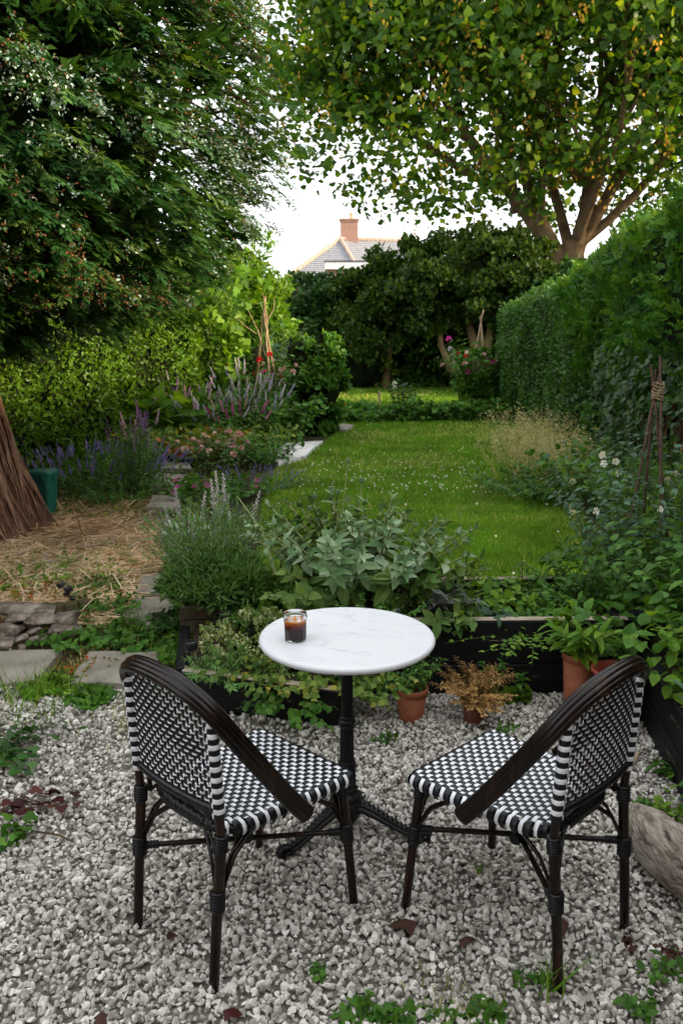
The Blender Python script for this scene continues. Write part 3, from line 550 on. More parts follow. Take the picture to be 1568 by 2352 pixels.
bush('shrub', 'bright leafy shrub rising above the left hedge beside the conifer', 'shrub', (-2.3, 15.6, 0), [((0, 0, 1.8), (1.3, .9, 1.0)), ((.45, .4, 2.5), (.7, .6, .6)), ((-1.5, -.6, 1.9), (1.1, .8, .8))], 12000, [leaf2(.2, .04, -.2)], .14, M['lime'], .35, 110, 3)
bush('shrub', 'sunlit climbing vine with broad yellow green leaves above the hedge', 'climber', (-2.0, 13.0, 0), [((0, 0, 1.9), (.8, .4, .5)), ((-.1, .2, 1.4), (.5, .3, .6))], 1200, [leaf_palm()], .13, M['lime'], .3, 25, 4, core=0)
bush('shrub', 'dark dense evergreen shrub below the house roof', 'shrub', (-.55, 22.6, 0), [((0, 0, 1.3), (1.35, .9, 1.45)), ((.3, 0, 2.0), (.9, .7, .8)), ((-.9, .2, 1.3), (.8, .7, 1.1))], 16000, [leaf2(.36, .06, -.1)], .13, M['laurel'], .33, 170, 5)
bush('tree', 'hawthorn tree with forked grey stems at the end of the lawn', 'tree', (3.0, 20.8, 0), [((0, 0, 2.55), (2.0, 1.3, 1.05)), ((-1.2, -.3, 2.2), (1.1, .8, .75)), ((1.3, 0, 2.3), (1.0, .9, .8)), ((.0, .2, 3.05), (1.2, .8, .5))], 30000, [leaf2(.4, .05), leaf2(.3, .02)], .11, M['hawthorn'], .30, 260, 6, core=.45,
     trunk=[([(.25, -.2, 0), (.12, -.25, .7), (.05, -.2, 1.1), (-.25, -.1, 2.0)], [.16, .14, .11, .05]), ([(.22, -.2, .4), (.35, -.3, 1.2), (.5, -.2, 2.2)], [.13, .10, .04]), ([(0.0, -.25, .2), (-.5, -.3, .55), (-.75, -.35, 1.1), (-.8, -.3, 1.9)], [.10, .085, .07, .04])])
bush('tree', 'smaller hawthorn leaning over the dark shrubs left of its neighbour', 'tree', (1.05, 21.6, 0), [((0, 0, 2.1), (1.15, .9, .75)), ((.4, 0, 2.75), (.8, .6, .55)), ((-.4, -.4, 1.3), (.9, .6, .6))], 13000, [leaf2(.4, .05)], .11, M['hawthorn'], .3, 140, 7, core=.45, trunk=[([(0, 0, 0), (.1, 0, 1.0), (-.1, 0, 2.0)], [.1, .08, .03])])
bush('tree', 'dark tree behind the end of the right hedge', 'tree', (5.6, 20.5, 0), [((0, 0, 1.6), (2.0, 1.6, 1.2)), ((-.9, 0, 1.9), (1.1, 1, .8))], 15000, [leaf2(.4, .05)], .12, M['laurel'], .35, 150, 8, core=.5, trunk=[([(0, 0, 0), (.1, 0, 2.0)], [.12, .06])])
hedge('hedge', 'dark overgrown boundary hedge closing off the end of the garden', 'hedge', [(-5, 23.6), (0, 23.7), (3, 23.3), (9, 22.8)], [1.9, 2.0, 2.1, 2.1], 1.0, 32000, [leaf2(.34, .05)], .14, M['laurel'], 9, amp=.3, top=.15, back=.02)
for i, (x, y, z, r_, m_, lb) in enumerate([(.35, 21.6, .55, (.9, .5, .75), 'yellowish', 'yellow leaved bush in the shade under the hawthorns'), (-.9, 19.5, .6, (.45, .4, .8), 'lime', 'upright bright bush behind the red sweet peas'), (2.7, 22.1, .4, (1.2, .5, .5), 'mid', 'low leafy plants at the foot of the hawthorn'), (-.4, 22.0, .35, (1.0, .4, .5), 'mid', 'low leafy plants at the far left edge of the back lawn')]):
    bush('bush', lb, 'bush', (x, y, 0), [((0, 0, z), r_)], 1500, [leaf2(.3, .05)], .11, M[m_], .25, 26, 20+i, core=.75)

def limb(b, p, d, L, r, depth, tips, g, curve=.25, up=.25):
    k = 5; P = [np.array(p, float)]; dd = nrm(np.array(d, float)); rr = [r]
    for i in range(k):
        dd = nrm(dd+g.normal(0, curve*.35, 3)+np.array([0, 0, up*.2])); P.append(P[-1]+dd*L/k); rr.append(r*(1-.55*(i+1)/k))
        if depth > 0 and i >= 1: 
            side = nrm(np.cross(dd, g.normal(size=3))); limb(b, P[-1], nrm(dd*.75+side*.65+np.array([0, 0, .12])), L*(.62-.05*i), rr[-1]*.58, depth-1, tips, g, curve, up)
    b.tube(P, rr, 7 if r > .08 else 5 if r > .03 else 4, cap=False); tips += P[2:] if depth < 2 else P[-1:]
def maple():
    g = np.random.default_rng(4); X, Y = 6.1, 25.
    t = thing('maple_tree', 'huge spreading maple with many upright limbs beyond the right hedge', 'tree', (X, Y, 0)); tips = []
    b = MB(); b.tube([(.1, 0, -.1), (.1, 0, .6), (.05, 0, 2.2), (.1, 0, 3.0), (.2, 0, 3.7)], [.50, .42, .38, .40, .30], 16, wob=.04); b.build('trunk', M['maplebark'], t)
    L0 = [((0, 0, 3.0), (-.75, -.1, .8), 3.2, .36, 2), ((-.7, 0, 3.8), (-.55, -.3, .7), 5.2, .24, 3), ((.25, 0, 3.4), (.12, 0, 1), 5.5, .34, 3), ((.3, 0, 3.5), (.55, -.2, 1), 5.5, .26, 3), ((.1, .1, 3.5), (-.15, .3, 1), 5.5, .22, 3),
          ((.35, 0, 3.6), (1, .1, .75), 5.0, .2, 3), ((-1.4, 0, 4.4), (-.3, -.1, 1), 5, .2, 3), ((.2, -.1, 3.6), (.2, -.8, .8), 5.0, .18, 3), ((-1.9, 0, 5.0), (-1, -.2, .45), 4.6, .16, 3), ((.2, 0, 5.2), (.3, .1, 1), 5, .18, 3), ((.2, 0, 5.2), (-.35, -.1, 1), 5, .18, 3), ((-2.2, 0, 5.4), (-.75, .3, .9), 4.6, .15, 3)]
    for p, d, L, r_, dp in L0:
        b = MB(); limb(b, p, d, L, r_*.72, dp, tips, g, up=.5); b.build('limb', M['maplebark'], t)
    tips = np.array(tips); c = np.array([.2, -.5, 9.3]); rad = np.array([9.4, 7.0, 6.6])
    cc = nrm(g.normal(size=(1700, 3)))*np.cbrt(g.random((1700, 1)))*rad+c; cc = cc[(cc[:, 2] > 3.6) & (cc[:, 2] < 14)]
    allc = np.concatenate([tips[g.integers(0, len(tips), 1200)], cc]); n = 62000; k = g.integers(0, len(allc), n)
    P = allc[k]+g.normal(0, 1, (n, 3))*np.array([.46, .46, .26]); 
    floor_ = 4.15+.0*P[:, 0]+.5*np.clip(-P[:, 0]-5.2, 0, 9)+.35*noise2(P[:, 0], P[:, 1], 1.2, 5)+np.where(P[:, 0] < -1.5, .25, .0)
    low = (np.abs(P[:, 0]-.1) < 1.1) & (P[:, 2] < 5.0) & (P[:, 1] < 1); P = P[(P[:, 2] > floor_) & ~low]; n = len(P)
    D = np.column_stack([rng.normal(0, .6, (n, 2)), rng.normal(-.45, .35, n)]); N = np.column_stack([rng.normal(0, .5, (n, 2))+np.array([0, -.35]), np.full(n, .8)])
    scatter('crown', [leaf_maple(), leaf_maple(.3)], P, D, N, rng.uniform(.13, .26, n), M['maple'], t)
    n = 1500; P = allc[g.integers(0, len(allc), n)]+g.normal(0, .4, (n, 3)); P = P[P[:, 2] > 4.3]; q = np.repeat(P, 9, 0)+g.normal(0, 1, (len(P)*9, 3))*np.array([.06, .06, .16]); n = len(q)
    scatter('hanging_keys', [leaf2(.35, .1)], q, np.column_stack([rng.normal(0, .5, (n, 2)), np.full(n, -1.)]), rng.normal(size=(n, 3)), rng.uniform(.07, .12, n), M['keys'], t)
maple()

def conifer():
    g = np.random.default_rng(8); X, Y = -3.05, 7.35
    t = thing('conifer_tree', 'large conifer with frosted hanging sprays and a thick red trunk on the left', 'tree', (X, Y, 0))
    b = MB(); n = 40; zs = [-.05, .04, .12, .25, .45, .7, 1.0, 1.4, 1.9, 2.6, 4, 6, 8.5]; rs = [.62, .57, .53, .50, .465, .435, .41, .38, .36, .33, .27, .18, .05]; v = []
    for z, r_ in zip(zs, rs):
        for j in range(n):
            th = 2*PI*j/n; q = r_*(1+.09*math.sin(5*th+z*1.3)*(1 if z < 1 else .6)+.055*math.sin(11*th+z*3)+.05*math.sin(17*th-z*4)); v.append((q*math.cos(th)-.06-.17*min(z, 2.), q*math.sin(th), z))
    b.add(v, [(i*n+j, i*n+(j+1) % n, (i+1)*n+(j+1) % n, (i+1)*n+j) for i in range(len(zs)-1) for j in range(n)], sm=True); b.build('trunk', M['bark_dark'], t)
    # strips of lifting bark, each its own ridge on the trunk
    bm = MB()
    for i in range(1700):
        th = random.uniform(PI*.9, PI*2.35); z0 = random.uniform(0, 1.9); L = random.uniform(.18, .6); P = []
        for k in range(4):
            z = z0+L*k/3; r_ = np.interp(z, zs, rs); q = r_*(1+.09*math.sin(5*th+z*1.3)*(1 if z < 1 else .6)+.055*math.sin(11*th+z*3)+.05*math.sin(17*th-z*4))+.004; P.append((q*math.cos(th)-.06-.17*min(z, 2.), q*math.sin(th), z)); th += random.uniform(-.02, .02)
        w_ = random.uniform(.35, .9); bm.tube(P, [.006*w_, .020*w_, .018*w_, .005*w_], 5, flat=.6, wob=.25)
    bm.build('bark_ridges', M['bark'], t, 'stuff')
    zk = [1.5, 1.8, 2.0, 2.5, 3.0, 3.6, 4.3, 5.0, 6.5, 8, 9.2]; rk = [.6, 1.5, 2.05, 2.5, 2.62, 2.5, 2.2, 1.95, 1.5, .8, .1]
    def prof(z): return np.interp(z, zk, rk)
    # boughs: each bough is a drooping limb that carries its sprays
    PP, DD, NN, tipsP, tipsD = [], [], [], [], []; bw = MB(); bough_n = 1150
    for i in range(bough_n):
        z = 1.55+(6.8-1.55)*g.random()**1.05; th = g.uniform(0, 2*PI)
        if math.sin(th) > .45 and g.random() < .75: th = -th
        r_ = prof(z)*(.80+.22*g.random()**.5)*(1+.07*math.sin(3*th+z*2)); o_ = np.array([math.cos(th), math.sin(th), 0]); side = np.array([-o_[1], o_[0], 0])
        L = min(r_, .9); tip = o_*r_+np.array([0, 0, z-.05]); root = o_*(r_-L)+np.array([0, 0, z+.12]); mid_ = (tip+root)/2+np.array([0, 0, .15])
        if i % 4 == 0: bw.tube([root, mid_, tip], [.016, .010, .004], 4, cap=False)
        tw = g.normal(0, .25); ax_ = nrm(o_+side*tw+np.array([0, 0, -.30])); sc = g.uniform(.75, 1.25)
        for k in range(22):
            q = g.random(); s_ = g.uniform(-1, 1); p = tip-ax_*(.42*q)*sc+side*s_*.24*(.35+.65*q)*sc+np.array([0, 0, g.normal(0, .025)-.10*s_*s_])
            PP.append(p); DD.append(ax_+side*s_*.75+g.normal(0, .14, 3)); NN.append(np.array([0, 0, 1])+o_*.45+side*s_*.3+g.normal(0, .22, 3))
    PP, DD, NN = map(np.array, (PP, DD, NN)); n = len(PP); sz = rng.uniform(.13, .23, n)
    keep = ~((PP[:, 1] > .5) & (rng.random(n) < .7)) & ~((PP[:, 2] > 5.6) & (rng.random(n) < .4)); PP, DD, NN, sz = PP[keep], DD[keep], NN[keep], sz[keep]; n = len(PP)
    scatter('crown', FROND, PP, DD, NN, np.column_stack([sz*rng.uniform(.7, 1, n), sz, sz]), M['cypress_b'], t)
    bw.build('boughs', M['twig'], t, 'stuff')
    b = MB(); b.lathe([(prof(z)*.60*(1 if z > 2.2 else .72 if z > 1.9 else .5), z+.12) for z in (1.65, 1.9, 2.3, 2.8, 3.4, 4.2, 5, 6.5, 8, 9)], 28, fac=lambda th, z: 1+.10*math.sin(3*th+z*3)+.06*math.sin(7*th-z*5)); b.build('dark_core', M['innerdark'], t)
    # frosted tips and small brown cones near the ends of the outer sprays
    rr = np.hypot(PP[:, 0], PP[:, 1]); outer = np.where((rr > prof(PP[:, 2])*.80) & (rng.random(n) < np.clip(.22+.5*noise2(PP[:, 0], PP[:, 2], 5, 21), .03, 1)) & (PP[:, 1] < 1.2) & (PP[:, 2] > 1.9))[0]; q = np.repeat(outer, 15)
    k = len(q); tt = rng.uniform(.55, 1.0, k); dn = nrm(DD[q]); P = PP[q]+dn*(sz[q]*tt)[:, None]+rng.normal(0, .022, (k, 3))+np.array([0, 0, .005])-np.array([0, 0, 1])*(.3*tt**2*sz[q]*.8)[:, None]
    patch = noise2(PP[q][:, 0]*1.3, PP[q][:, 2]*1.3, 2.6, 12)+rng.normal(0, .35, k); sil = patch+rng.normal(0, .35, k) > -.1
    scatter('silvery_tips', [leaf2(.3, .1), OCT], P[sil], dn[sil]+rng.normal(0, .6, (sil.sum(), 3)), rng.normal(size=(sil.sum(), 3)), np.where(rng.random(sil.sum()) < .5, .022, .013), M['silver'], t) if False else None
    a = P[sil]; scatter('silvery_tips', [leaf2(.28, .1)], a, dn[sil]+rng.normal(0, .5, (len(a), 3)), rng.normal(size=(len(a), 3))+np.array([0, 0, .8]), rng.uniform(.016, .034, len(a)), M['silver'], t)
    a = P[~sil]; a = a[rng.random(len(a)) < .55]; scatter('cones', [OCT], a, rng.normal(size=(len(a), 3)), rng.normal(size=(len(a), 3)), rng.uniform(.006, .010, len(a)), M['cone'], t)
    # inner sprays filling the crown, their dark leaf colour standing in for shade
    n = 5500; z = 1.7+4.8*rng.random(n); th = rng.uniform(0, 2*PI, n); r_ = prof(z)*(.55+.33*np.sqrt(rng.random(n))); o_ = np.column_stack([np.cos(th), np.sin(th), np.zeros(n)])
    scatter('inner_twigs', [frond(71, 4, .3, False, 2.0)], o_*r_[:, None]+np.column_stack([np.zeros((n, 2)), z]), o_+rng.normal(0, .5, (n, 3)), np.column_stack([rng.normal(0, .4, (n, 2)), np.ones(n)]), rng.uniform(.24, .38, n), M['laurel'], t)
    # nearer low branches reaching into the top left of the picture
    return t
conifer()
#==PART3==
# ------------------------------------------------------------------ paving, stones, raised beds
def slab(px, label, z=.03, th=.055, mat='slab', name='paving_slab', cat='paving slab', tilt=(0, 0), seed=0):
    g = np.random.default_rng(seed+50); P = [at(x, y, z)[:2] for x, y in px]; c = np.mean(P, 0); b = MB(); k = len(P); ring = []
    for i in range(k):
        a, d = P[i], P[(i+1) % k]
        for t in (0, .33, .66): q = a+(d-a)*t; ring.append(q+g.normal(0, .008, 2)-c)
    n = len(ring); top = [(p[0], p[1], z+tilt[0]*p[0]+tilt[1]*p[1]+g.normal(0, .002)) for p in ring]
    inn = [(p[0]*.95, p[1]*.95, q[2]+.004) for p, q in zip(ring, top)]; bot = [(p[0]*1.02, p[1]*1.02, z-th) for p in ring]
    b.add(bot+top+inn, [(i, (i+1) % n, n+(i+1) % n, n+i) for i in range(n)]+[(n+i, n+(i+1) % n, 2*n+(i+1) % n, 2*n+i) for i in range(n)]+[tuple(range(2*n, 3*n))])
    o = b.build(name, M[mat]); o.location = (c[0], c[1], 0); return tag(o, label, cat)
slab([(165, 1568), (368, 1572), (362, 1497), (205, 1495)], 'large grey paving slab behind the left chair back', seed=1)
slab([(-70, 1580), (95, 1560), (140, 1490), (-60, 1495)], 'grey paving slab in front of the rock pile at the left edge', seed=2)
slab([(270, 1430), (388, 1438), (402, 1375), (312, 1370)], 'pale square stepping stone left of the lavender planter', seed=3)
slab([(305, 1362), (392, 1366), (412, 1325), (330, 1318)], 'darker stepping stone just beyond the pale square one', z=.02, seed=4)
slab([(362, 1235), (415, 1232), (425, 1192), (378, 1190)], 'stepping stone half hidden behind the silvery flower spikes', z=.05, seed=5)
slab([(335, 1166), (415, 1166), (412, 1139), (350, 1137)], 'stepping stone beside the magenta geranium clump', z=.05, seed=6)
slab([(345, 1117), (425, 1117), (428, 1090), (358, 1087)], 'stepping stone level with the purple catmint', z=.05, seed=7)
slab([(368, 1076), (440, 1076), (436, 1063), (376, 1061)], 'far stepping stone at the edge of the rusty leaves', z=.05, seed=8)
slab([(588, 1034), (640, 1064), (700, 1046), (740, 1012), (662, 1016)], 'rough white flat stone between the flower border and the lawn', z=.05, th=.06, mat='whiteslab', name='flat_stone', cat='stone', seed=9)
slab([(765, 986), (795, 988), (812, 977), (785, 972)], 'small grey flat stone at the far corner of the lawn', z=.04, name='flat_stone', cat='stone', seed=10)
def rock(px, py, w, h, d, label, y=4.75, rz=0, tilt=0, seed=0, mat='rock', sub=2):
    g = np.random.default_rng(seed); bm = __import__('bmesh').new(); __import__('bmesh').ops.create_icosphere(bm, subdivisions=2, radius=1)
    V = np.array([v.co[:] for v in bm.verts]); F = np.array([[v.index for v in f.verts] for f in bm.faces]); bm.free()
    V = np.sign(V)*np.abs(V)**.42; V = V/np.abs(V).max(0)
    for _ in range(10):
        n_ = nrm(g.normal(size=3)*np.array([1, 1, .8])); hh = V@n_; lim = np.percentile(hh, 86); V = V-np.maximum(hh-lim, 0)[:, None]*n_*.95
    V = V*(1+.05*np.sin(V[:, :1]*7+seed)+.04*np.sin(V[:, 1:2]*11+seed*2))+g.normal(0, .012, V.shape)
    V = V*np.array([w, d, h])*.50; o = link('rock', tri_mesh('rock', V, F), None, None, M[mat])
    p = at(px, py, y=y); o.location = (p[0], p[1], max(p[2], h*.45)); o.rotation_euler = (tilt*.4, tilt, rz); return tag(o, label, 'rock', 'rocks piled at the left')
rock(30, 1394, .46, .05, .22, 'long thin slab of rock lying across the top of the pile', 4.95, .1, .10, 1)
rock(92, 1424, .18, .095, .14, 'chunky pale rock in the middle of the pile', 4.75, .2, .05, 2)
rock(152, 1422, .145, .085, .14, 'square grey rock topmost at the right end of the pile', 4.78, -.1, -.05, 3)
rock(152, 1458, .19, .10, .17, 'dark angular rock at the bottom right of the pile', 4.72, .3, .25, 4)
rock(92, 1404, .07, .025, .06, 'little flat stone perched under the long slab', 4.85, .2, 0, 5)
rock(18, 1446, .13, .09, .12, 'rough reddish rock at the left edge of the picture', 4.66, .4, .1, 6)
rock(76, 1450, .09, .022, .07, 'thin tan stone wedged in front of the pale rock', 4.62, .5, -.15, 7)
rock(42, 1470, .11, .035, .07, 'narrow leaning grey stone near the bottom of the pile', 4.55, .5, -.45, 8)
rock(8, 1476, .12, .04, .10, 'flat dark stone half out of the picture at the bottom left', 4.5, .1, .05, 9)
rock(75, 1468, .08, .025, .06, 'small thin stone lying second from the bottom', 4.56, .2, -.3, 10)
rock(52, 1487, .05, .035, .05, 'small round brown pebble before the pile', 4.5, 0, 0, 11)
rock(20, 1488, .035, .03, .03, 'tiny white pebble at the foot of the pile', 4.5, 0, 0, 12, 'whiteslab')
rock(96, 1462, .10, .04, .09, 'bluish stone tucked between the dark angular rock and the thin ones', 4.66, .3, .1, 13)
rock(45, 1416, .16, .06, .15, 'shadowed rock under the long slab at the left', 4.85, .3, .05, 14)
rock(35, 1438, .18, .06, .2, 'dark rock in the hollow behind the reddish one', 4.85, .1, .05, 15)
for i, (px, py, lb) in enumerate([(104, 1398, 'first low mossy log end from the left in the edging'), (134, 1397, 'second low mossy log end in the edging, beside the tilted lamp'), (163, 1395, 'third low mossy log end in the edging behind the square rock'), (192, 1388, 'last mossy log end in the edging, nearest the path')]):
    p = at(px, py, .05); b = MB(); b.tube([(0, 0, -.03), (0, 0, .075), (.0, 0, .08)], [.045, .045, .04], 12, wob=.05); o = b.build('log_edging', M['log']); o.location = (p[0], p[1], 0); tag(o, lb, 'log', 'log edging posts')
def board(parent, p0, p1, z0, z1, th, cap=True, mat='blackwood', jit=.0015):
    p0, p1 = Vector((*p0, 0)), Vector((*p1, 0)); d = p1-p0; c = (p0+p1)/2; L = d.length; rz = math.atan2(d.y, d.x); b = MB()
    b.box((0, 0, 0), (L, th, z1-z0), bev=.004, jit=jit); o = b.build('board', M[mat], parent); o.location = (c.x, c.y, (z0+z1)/2); o.rotation_euler = (random.uniform(-.006, .006), 0, rz)
    if cap: b = MB(); b.box((0, 0, (z1-z0)/2+.002), (L-.004, th*.9, .006), bev=.002, jit=.001); e = b.build('bare_top_edge', M['woodtop'], o)
    return o
bedT = thing('raised_bed', 'taller black timber raised bed behind the terracotta pots', 'raised bed')
board(bedT, (-.06, 4.0), (1.36, 4.02), .0, .152, .05, False); board(bedT, (-.06, 4.0), (1.37, 4.02), .157, .375, .05)
board(bedT, (-.18, 4.66), (1.36, 4.68), .10, .375, .04); board(bedT, (-.12, 4.03), (-.16, 4.63), .0, .36, .05, False); board(bedT, (1.345, 4.05), (1.34, 4.65), .1, .37, .04, False)
b = MB(); b.box((.6, 4.34, .26), (1.42, .6, .10), jit=.01); b.build('soil', M['soil'], bedT)
bedL = thing('raised_bed', 'low black timber raised bed in front, overflowing with herbs', 'raised bed')
board(bedL, (-.74, 3.88), (-.005, 3.655), 0, .172, .05); board(bedL, (.02, 3.69), (.02, 3.97), 0, .168, .05, False); board(bedL, (-.76, 3.92), (-.84, 4.5), 0, .165, .05, False)
b = MB(); b.add([(-.73, 3.9, .13), (0, 3.68, .13), (0, 3.97, .13), (-.2, 4.02, .14), (-.2, 4.6, .14), (-.8, 4.6, .14)], [(0, 1, 2, 3, 4, 5)]); b.build('soil', M['soil'], bedL)
bedR = thing('raised_bed', 'black timber raised bed running along the right edge', 'raised bed')
board(bedR, (1.40, 3.92), (1.285, 2.72), .0, .14, .05, False); board(bedR, (1.405, 3.92), (1.29, 2.72), .145, .30, .05, False); board(bedR, (1.31, 2.69), (2.1, 2.66), 0, .29, .05, False)
b = MB(); b.box((1.42, 3.99, .21), (.09, .09, .42), bev=.006, jit=.003); b.build('corner_post', M['blackwood'], bedR); b = MB(); b.box((1.72, 3.3, .2), (.72, 1.2, .1), jit=.01); b.build('soil', M['soil'], bedR)
plt = thing('planter', 'square mossy wooden block planter holding the lavender', 'planter', (-.76, 4.74, 0), .12)
for z in (0, .08, .16):
    for (cx, cy, sx, sy) in ((0, -.12, .28, .03), (0, .12, .28, .03), (-.125, 0, .03, .205), (.125, 0, .03, .205)):
        b = MB(); b.box((cx, cy, z+.039), (sx, sy, .074), bev=.004, jit=.003); b.build('plank', M['blockwood'], plt)
b = MB(); b.box((0, 0, .10), (.21, .20, .18)); b.build('soil', M['soil'], plt)
# pots
def pot(name, label, loc, r, h, mat, rim=.18, taper=.68, cat='plant pot'):
    t = thing(name, label, cat, loc); rh = h*rim
    b = MB(); b.lathe([(r*taper*.96, 0), (r*taper, .004), (r*.93, h-rh), (r*.93, h-rh)], 32); b.lathe([(0, 0), (r*taper*.96, 0)], 32); b.build('body', M[mat], t)
    b = MB(); b.lathe([(r*.93, h-rh), (r, h-rh+.002), (r*1.02, h-.004), (r*1.0, h), (r*.90, h), (r*.86, h-.02), (r*.80, h-.045)], 32); b.build('rim', M[mat], t)
    b = MB(); b.lathe([(r*.87, h-.035), (r*.5, h-.03), (0.001, h-.028)], 24); b.build('soil', M['soil'], t); return t
pot('plant_pot', 'terracotta pot under the right edge of the round table', (.315, 3.72, 0), .077, .158, 'terracotta')
pot('plant_pot', 'small brown plastic pot holding a dried up heather', (.595, 3.69, 0), .055, .125, 'terracotta_dark', .12, .75)
pot('plant_pot', 'orange plastic pot of bright leaves behind the right chair hoop', (1.10, 3.84, 0), .080, .275, 'terracotta', .12, .72)
bk = thing('bucket', 'tall red plastic bucket in the corner behind the right chair', 'bucket', (1.20, 3.62, 0), .3)
b = MB(); b.lathe([(.001, .004), (.07, 0), (.073, .004), (.098, .27), (.108, .272), (.108, .285), (.095, .287), (.090, .27), (.068, .02), (.001, .018)], 32); b.build('body', M['redplastic'], bk)
b = MB(); b.tube([(.104*math.cos(a), .104*math.sin(a), .27-.06*math.sin(a)) for a in np.linspace(0, PI, 14)], .003, 6); b.build('handle', M['blackplastic'], bk)
# compost caddy
bn = thing('bin', 'small dark green lidded caddy beside the conifer trunk', 'bin', (-2.72, 7.9, 0), -.15)
b = MB()
def rr(hx, hy, r, z, n=4): return [(sx*(hx-r)+r*math.cos(a), sy*(hy-r)+r*math.sin(a), z) for sx, sy, a0 in ((1, 1, 0), (-1, 1, PI/2), (-1, -1, PI), (1, -1, 1.5*PI)) for a in np.linspace(a0, a0+PI/2, n)]
def loft(b, rings, cap0=True, cap1=True, m=0):
    n = len(rings[0]); v = [p for r_ in rings for p in r_]; b.add(v, [(i*n+j, i*n+(j+1) % n, (i+1)*n+(j+1) % n, (i+1)*n+j) for i in range(len(rings)-1) for j in range(n)]+([tuple(range(n))[::-1]] if cap0 else [])+([tuple(range((len(rings)-1)*n, len(rings)*n))] if cap1 else []), m)
loft(b, [rr(.085, .085, .02, 0), rr(.088, .088, .02, .03), rr(.108, .108, .025, .37)]); b.build('body', M['binplastic'], bn)
b = MB(); loft(b, [rr(.118, .118, .03, .365), rr(.12, .12, .03, .395), rr(.108, .108, .03, .41), rr(.06, .06, .02, .418)]); b.build('lid', M['binplastic'], bn)
for s_ in (-1, 1): b = MB(); b.box((s_*.07, -.12, .36), (.03, .02, .05), bev=.004); b.build('clasp', M['binplastic'], bn)
b = MB(); b.tube([(.122*math.cos(a), .0, .36-.10*math.sin(a)) for a in np.linspace(0, PI, 12)], .006, 6); b.build('handle', M['binplastic'], bn)
hk = MB(); p = at(88, 1110, 0); hk.tube([(0, 0, 0), (0, 0, .55), (-.03, 0, .64), (-.09, 0, .67), (-.15, 0, .64), (-.17, 0, .55)], .009, 8); o = hk.build('plant_hook', M['iron']); o.location = (-3.0, 8.3, 0); tag(o, 'thin black hooked rod standing behind the green caddy', 'hook')
# solar lamps
def lamp(loc, label, tilt=(0, 0, 0), s=1.):
    t = thing('solar_light', label, 'garden light', loc, 0, 'solar garden lights'); t.rotation_euler = tilt; t.scale = (s, s, s)
    b = MB(); b.tube([(0, 0, -.06), (0, 0, .05), (0, 0, .05), (0, 0, .075)], [.006, .011, .011, .014], 12); b.build('stake', M['blackplastic'], t)
    b = MB(); b.lathe([(.012, .07), (.024, .075), (.03, .088), (.03, .098), (.001, .098)], 24); b.build('base', M['blackplastic'], t)
    b = MB(); b.lathe([(.027, .098), (.027, .15)], 24); b.lathe([(.025, .15), (.025, .098)], 24); b.build('glass', M['glass'], t)
    b = MB(); b.lathe([(.001, .098), (.003, .1), (.0025, .125), (.006, .13), (.006, .142), (.001, .146)], 10); b.build('bulb', M['ridge'], t)
    b = MB(); b.lathe([(.001, .148), (.031, .148), (.032, .152), (.032, .182), (.030, .186), (.0, .186)], 24); c_ = b.build('cap', M['blackplastic'], t)
    b = MB(); b.box((0, 0, .1875), (.034, .034, .002), rz=.6); b.build('solar_panel', M['glass'], c_)
lamp((-.735, 4.07, .055), 'upright black solar light with clear cylinder beside the left chair top'); lamp((-.58, 4.35, .12), 'black solar light half buried in leaves by the planter', (.15, -.1, 0))
p = at(178, 1385, .03); lamp((p[0], p[1], 0), 'black solar light stub behind the square rock', (.1, -.35, 0), .8); p = at(165, 1376, .1); lamp((p[0]-.03, p[1]+.12, .04), 'black solar light leaning left beside its neighbour', (0, -.55, 0), .8)
# driftwood root with a pansy planted in its hollow
dw = thing('driftwood', 'weathered grey driftwood trunk curving along the lower right edge', 'driftwood', (1.1, 2.6, 0))
b = MB(); b.tube([(-.075, .27, .02), (-.055, .22, .06), (-.05, .10, .085), (-.045, -.02, .095), (.0, -.13, .11), (.09, -.22, .12), (.20, -.27, .13), (.34, -.29, .14), (.5, -.26, .14)], [.02, .05, .078, .095, .11, .12, .125, .12, .10], 28, wob=.02)
b.build('trunk', M['drift'], dw)
b = MB(); b.tube([(.13, -.2, .1), (.16, -.10, .2), (.185, .0, .30), (.25, .06, .36), (.34, .1, .40)], [.09, .062, .052, .05, .04], 20, wob=.03); b.build('branch', M['drift'], dw)
for q in range(5):
    b = MB(); x0 = random.uniform(-.08, .1); y0 = random.uniform(-.1, .15); 
dwr = rock(0, 0, .2, .09, .15, 'grey stone lying inside the curve of the driftwood', 3, .2, 0, 21); dwr.location = (1.30, 2.83, .05); dwr['group'] = ''; del dwr['group']
# stick and root on the gravel
b = MB(); b.tube([(0, 0, .02), (.06, .07, .03), (.11, .11, .028), (.16, .19, .04), (.2, .24, .03)], [.004, .008, .009, .008, .004], 6, wob=.1); o = b.build('stick', M['cane']); o.location = (1.05, 3.12, 0); tag(o, 'curved tan root lying on gravel behind the right chair', 'stick')
b = MB(); b.tube([(0, 0, .018), (.05, -.02, .025), (.10, -.03, .022), (.16, -.07, .02)], [.003, .004, .004, .002], 5); b.tube([(.05, -.02, .025), (.045, -.06, .02)], [.003, .001], 4); o = b.build('stick', M['twig']); p = at(80, 1920); o.location = (p[0], p[1], 0); tag(o, 'thin dark twig on the gravel near the left edge', 'stick')

